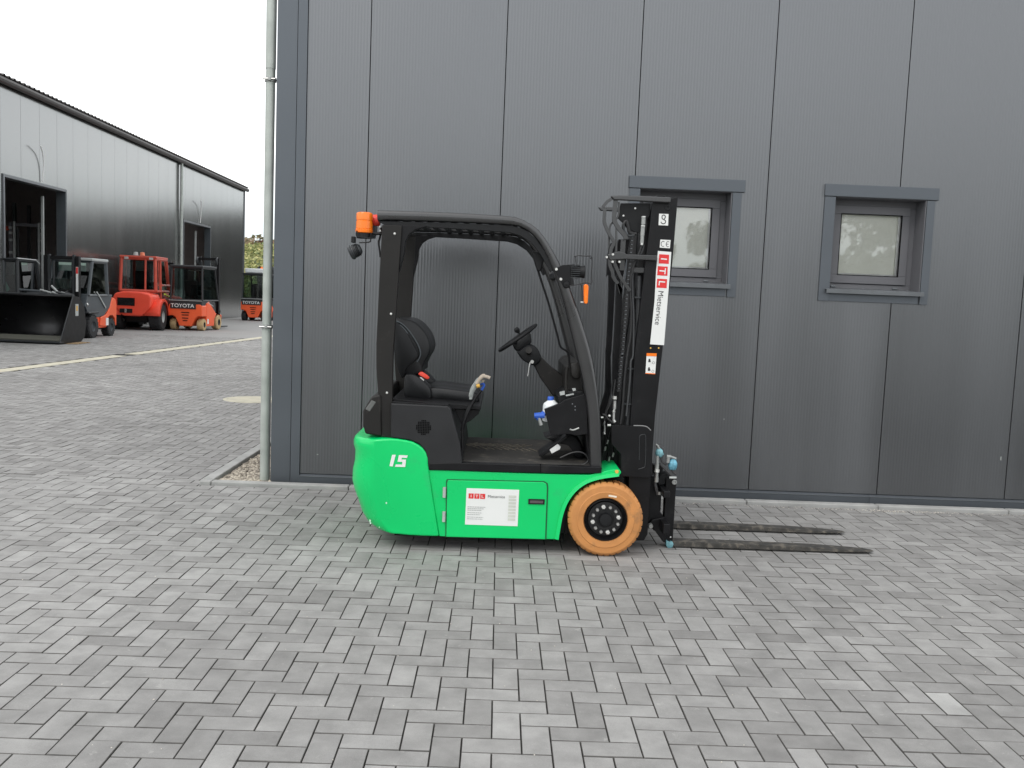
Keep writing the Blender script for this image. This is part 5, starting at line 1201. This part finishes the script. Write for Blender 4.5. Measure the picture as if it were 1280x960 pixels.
box('sun_visor', (1.46, 0, 1.82), (.02, .7, .22), mat('pale_green_visor', (.45, .60, .52), .4), dt, bev=0)
lmast(dt, 2.02, .40, 2.08)
box('mast_guard', (1.96, 0, 1.05), (.02, .62, .9), M['cabglass'], dt, bev=0)
b_ = box('rental_strip', (2.083, .40, 1.50), (.006, .06, .62), M['white'], dt, bev=0); box('red_patch', (2.0875, .40, 1.72), (.003, .05, .16), M['red'], b_, bev=0)
ptb = tube('hose', smooth([Vector((2.12, -.25, 1.5)), Vector((2.3, -.2, 1.2)), Vector((2.3, .05, 1.1)), Vector((2.15, .2, 1.2))]), .02, M['hose'], dt, 6)
for (x, y_) in ((2.3, -.3), (2.35, -.1), (2.3, .1), (2.38, .25)): tube('hose', [(x, y_, 1.16), (x, y_+.2, 1.10)], .028, M['palegrey'] if y_ in (-.1, .1) else M['dkgrey'], dt, 6)
p = gnd(114, 422.5); place(dt, p.x-.55, p.y+1.62, -90)
# bucket and the compact loader carrying it
Y0b = 21.3
a = gnd(75, 428); bx1 = at(75, 428, Y0b).x; zt = at(92, 370, Y0b+.75).z
lo = thing('compact_loader', 'dark compact loader with glazed cab holding the wide black bucket', 'loader', (0, 0, 0))
bxl = bx1-2.35
prof = [(Y0b, .06), (Y0b+.02, .02), (Y0b+1.05, .02), (Y0b+1.25, .14), (Y0b+1.32, .45), (Y0b+1.22, .85), (Y0b+.95, zt-.03), (Y0b+.70, zt)]
mb = MB(); n_ = len(prof)
for (yy, z) in prof: mb.V += [Vector((bxl, yy, z)), Vector((bx1, yy, z))]
mb.F = [(2*k, 2*k+1, 2*k+3, 2*k+2) for k in range(n_-1)]
bu = mb.build('bucket', M['rim'], lo, sharp=50); md = bu.modifiers.new('solid', 'SOLIDIFY'); md.thickness = .025
for x in (bxl, bx1):
    V, F = g_extx([(Y0b-.01, .02)]+prof[2:]+[(Y0b+.66, zt+.015)], x-.014, x+.014); part('bucket_side', V, F, M['blk'], bu, bev=.004)
    tube('side_edge', [(x, Y0b-.015, .04), (x, Y0b+.66, zt+.01)], .013, M['dkgrey'], bu, 6)
box('cutting_edge', ((bxl+bx1)/2, Y0b+.05, .05), (bx1-bxl+.03, .20, .035), M['dkgrey'], bu, bev=.004)
V, F = g_box(((bxl+bx1)/2, Y0b+.30, .12), (bx1-bxl-.06, .35, .02), Matrix.Rotation(.25, 3, 'X')); part('wear_plate', V, F, mat('olive_scuffed', (.12, .12, .10), .4), bu)
st_ = box('bucket_sticker', (bx1+.0165, Y0b+.82, .78), (.004, .16, .28), M['palegrey'], bu, bev=0); box('sticker_mark', (bx1+.0195, Y0b+.82, .82), (.003, .08, .12), M['gold'], st_, bev=0)
tube('bucket_top_tube', [(bxl, Y0b+.72, zt+.01), (bx1, Y0b+.72, zt+.01)], .022, M['dkgrey'], bu, 8)
cxl = at(22, 350, Y0b+1.75).x
WL[lo.name] = Vector((0, 0, 0))
lcab = Y0b+1.75
def toW(V, ox, oy): return [Vector((ox+v[1], oy-v[0], v[2])) for v in V]      # local machine frame heading -Y
mb = MB(); hw = .46; cx_ = cxl-hw; z0, z1 = 1.05, at(10, 325, lcab).z
for s in (-1, 1):
    for (ya, yb) in ((lcab, lcab+.06), (lcab+1.15, lcab+1.0)): mb.add(*g_tube([(cx_+s*hw, ya, z0), (cx_+s*(hw-.04), yb, z1)], .045, 8))
    mb.add(*g_tube([(cx_+s*(hw-.04), lcab+.06, z1), (cx_+s*(hw-.04), lcab+1.0, z1)], .045, 8))
for ya in (lcab+.06, lcab+1.0): mb.add(*g_tube([(cx_-hw+.04, ya, z1), (cx_+hw-.04, ya, z1)], .045, 8))
mb.build('cab_frame', M['dkgrey'], lo, sharp=50)
for s in (-1, 1):
    gb = MB(); pane(gb, [(cx_+s*hw, lcab, z0), (cx_+s*hw, lcab+1.15, z0), (cx_+s*(hw-.04), lcab+1.0, z1), (cx_+s*(hw-.04), lcab+.06, z1)]); gb.build('side_glass', M['cabglass'], lo, sharp=0)
for ya, yb, nm in ((lcab, lcab+.06, 'front_glass'), (lcab+1.15, lcab+1.0, 'rear_glass')):
    gb = MB(); pane(gb, [(cx_-hw, ya, z0), (cx_+hw, ya, z0), (cx_+hw-.04, yb, z1), (cx_-hw+.04, yb, z1)]); gb.build(nm, M['cabglass'], lo, sharp=0)
box('cab_roof', (cx_, lcab+.53, z1+.03), (2*hw+.02, 1.10, .05), M['dkgrey'], lo, bev=.02); tube('roof_edge', [(cx_+hw-.02, lcab+.02, z1+.05), (cx_+hw+.0, lcab+.9, z1+.04), (cx_+hw+.0, lcab+1.1, z1-.06)], .02, M['palegrey'], lo, 6)
box('loader_body', (cx_, lcab+.75, .66), (.90, 1.5, .72), M['dkgrey'], lo, bev=.05)
V, F = g_box((cx_-.05, lcab+.55, 1.25), (.45, .14, .6)); part('seat_back', V, F, M['blk2'], lo, bev=.05)
V, F = g_lathe([(0, .2), (.16, .16), (.24, .02), (.26, -.12), (0, -.14)], (cx_-.12, lcab+.16, 1.28), 'Z', 9); part('green_cloth', [v+Vector((random.uniform(-.04, .04), random.uniform(-.02, .02), random.uniform(-.04, .04))) for v in V], F, mat('cloth_green', (.12, .28, .22), .8), lo)
for (dy_, s) in ((.25, 1), (1.25, 1), (.25, -1), (1.25, -1)):
    lathe('wheel', [(.12, -.1), (.28, -.1), (.31, -.07), (.31, .07), (.28, .1), (.12, .1)], (cx_+s*.47, lcab+dy_, .31), M['btyre'], lo, 'X', 20)
for s in (-1, 1): tube('lift_arm', [(cx_+s*.40, lcab+1.2, 1.0), (cx_+s*.40, lcab+.1, .95), (cx_+s*.40, Y0b+1.3, .45)], .05, M['dkgrey'], lo, 8)
for (u0, v0, u1, v1, mt_2, r_) in ((24, 362, 50, 364, M['midgrey'], .03), (50, 362, 64, 366, M['palegrey'], .02), (64, 357, 76, 369, M['palegrey'], .025), (34, 367, 60, 366, M['dkgrey'], .04), (70, 365, 88, 369, M['dkgrey'], .03)):
    tube('hose', [at(u0, v0, Y0b+1.1), at(u1, v1, Y0b+1.15)], r_, mt_2, lo, 8)
# low pallet the bucket rests against
pl = thing('pallet', 'flat wooden pallet poking out from under the black bucket', 'pallet', (bx1-.05, Y0b+1.1, 0))
for k in range(4): box('board', (bx1-.15, Y0b+.35+k*.2, .012), (.80, .10, .016), M['wood'], pl, bev=0)
# mast truck inside the doorway
mt3 = thing('reach_truck', 'tall dark mast truck standing inside the first open door of the hall', 'forklift', (0, 0, 0))
lmast(mt3, 0, .42, 3.05, forks=False, rm='frame', im='palegrey')
for s in (-1, 1):
    for z in (2.2, 2.55, 2.75, 2.9): box('hose_clamp', (.07, s*.42, z), (.05, .09, .07), M['steel'] if s > 0 else M['palegrey'], mt3, bev=0)
box('truck_body', (-.75, 0, .8), (1.2, .9, 1.3), M['dkgrey'], mt3, bev=.06); 
for s in (-1, 1): lwheel(mt3, -.3, s*.40, .2, .12, M['btyre'], M['dkgrey'])
p = at(34, 300, 27.2); place(mt3, p.x, 27.2, -80)

# ---------------------------------------------------------------- vegetation
def leafcloud(name, centers, n, size, mt, parent=None, flat_=.8, seed=0):
    rnd = random.Random(seed); V = []; F = []; T = []
    for k in range(n):
        c, rx, rz = rnd.choice(centers)
        while True:
            d = Vector((rnd.uniform(-1, 1), rnd.uniform(-1, 1), rnd.uniform(-1, 1)))
            if .25 < d.length < 1: break
        p = Vector(c)+Vector((d.x*rx, d.y*rx, d.z*rz)); s = size*rnd.uniform(.6, 1.3)
        a = Vector((rnd.gauss(0, 1), rnd.gauss(0, 1), rnd.gauss(0, 1))).normalized(); b = a.orthogonal().normalized(); c2_ = a.cross(b)
        n_ = len(V); V += [p+b*s, p+c2_*s*.6, p-b*s, p-c2_*s*.6]; F.append((n_, n_+1, n_+2, n_+3)); T.append(rnd.random())
    me = bpy.data.meshes.new(name); me.from_pydata([v-(wl(parent)) for v in V], [], F); me.materials.append(mt)
    me.attributes.new('tint', 'FLOAT', 'FACE').data.foreach_set('value', T)
    o = bpy.data.objects.new(name, me); COL.objects.link(o); o.parent = parent; return o
def tree(x, y, h, w_, label, grp, mt, n=1500, seed=1, leaf=.22, z0=0):
    rnd = random.Random(seed); t = thing('tree', label, 'tree', (x, y, z0), grp)
    tr = MB(); tr.add(*g_tube([(x, y, z0), (x+.1, y, z0+h*.3), (x, y+.1, z0+h*.75)], [h*.022+.05, h*.016+.03, .04], 8)); cs = []
    for k in range(14):
        a = rnd.uniform(0, 6.28); hh_ = z0+h*rnd.uniform(.32, .93); r = w_*.5*rnd.uniform(.2, .8)*(1.25-abs((hh_-z0)/h-.5)*1.3)
        c = (x+math.cos(a)*r, y+math.sin(a)*r, hh_); cs.append((c, w_*rnd.uniform(.14, .24), h*rnd.uniform(.06, .13)))
        tr.add(*g_tube([(x, y, z0+h*rnd.uniform(.25, .6)), c], [.05, .02], 5))
    tr.build('trunk', M['trunk'], t, sharp=60); leafcloud('crown', cs, n, leaf, mt, t, seed=seed)
    return t
# trees across the road behind the photographer, seen mirrored in the panes
GB = 'trees behind the photographer mirrored in the window panes'
kk = 0
for (x, h, w_) in ((3, 5.5, 4.5), (9, 5.8, 4.5), (14.5, 7.2, 5), (18.5, 8.6, 5), (22.5, 9.0, 5.5), (26, 8.4, 4), (31, 9.0, 5), (36, 9.6, 5), (42, 9, 6), (-6, 6, 5), (-14, 6.4, 6), (-24, 7, 6)):
    kk += 1; tree(x, -48+(kk % 3)*2.2, h, w_, 'bushy dark green tree beyond the yard behind the photographer', GB, M['leaf'], 1300, kk, .26)
cs = []
for i in range(120):
    x = -30+i*.75; cs.append(((x, -52+random.uniform(-1.5, 1.5), random.uniform(.8, 2.6+max(0, min(1, (x-6)/14))*2.2)), 1.7, 1.5))
o = leafcloud('hedge', cs, 12000, .34, M['leaf'], None, seed=21); tag(o, 'dense dark hedge beyond the yard behind the photographer', 'hedge', kind='stuff')
# hillside behind the hall: vineyard below, autumn wood on its crest
def hz(x, y): 
    t = max(0, min(1, (y-95)/75)); return -.1+8.2*t*t*(3-2*t)+.5*math.sin(x*.05)*t
V = []; F = []; nx, ny = 60, 16
for j in range(ny+1):
    for i in range(nx+1):
        x = -110+i*5; yv = 90+j*12; V.append((x, yv, hz(x, yv)))
for j in range(ny):
    for i in range(nx): q = j*(nx+1)+i; F.append((q, q+1, q+nx+2, q+nx+1))
hl = part('hill', V, F, M['grass'], None, sharp=80); hl['kind'] = 'structure'
rnd = random.Random(5); cs = []
for j in range(16):
    yv = 100+j*4.4
    for i in range(34): x = -58+i*1.5+rnd.uniform(-.3, .3); cs.append(((x, yv, hz(x, yv)+.9), .95, .85))
o = leafcloud('vineyard', cs, 26000, .26, M['vine'], None, seed=8); tag(o, 'yellow green vineyard rows on the hillside behind the hall', 'vineyard', kind='stuff')
cs = []
for i in range(110):
    x = -70+i*1.3; yv = 172+rnd.uniform(-6, 6); cs.append(((x, yv, hz(x, yv)+rnd.uniform(.6, 1.9)), 2.2, 1.6))
o = leafcloud('autumn_wood', cs, 16000, .5, M['leafaut'], None, seed=9); tag(o, 'autumn coloured wood along the crest of the vineyard hill', 'wood', kind='stuff')
# dark wood east of the yard, mirrored in the hall cladding
cs = []
for i in range(210):
    t = i/210; x = -10+100*t+rnd.uniform(-3, 3); yv = 84-14*t+rnd.uniform(-3, 3); cs.append(((x, yv, rnd.uniform(.4, 6.3)), 3.0, 2.0))
for i in range(70):
    x = 88+rnd.uniform(-4, 4); yv = 60-i*.9; cs.append(((x, yv, rnd.uniform(1.2, 6)), 3.6, 3))
o = leafcloud('woodland', cs, 46000, .85, M['leafdark'], None, seed=10); tag(o, 'dark green wood beyond the yard to the right, behind the building', 'wood', kind='stuff')
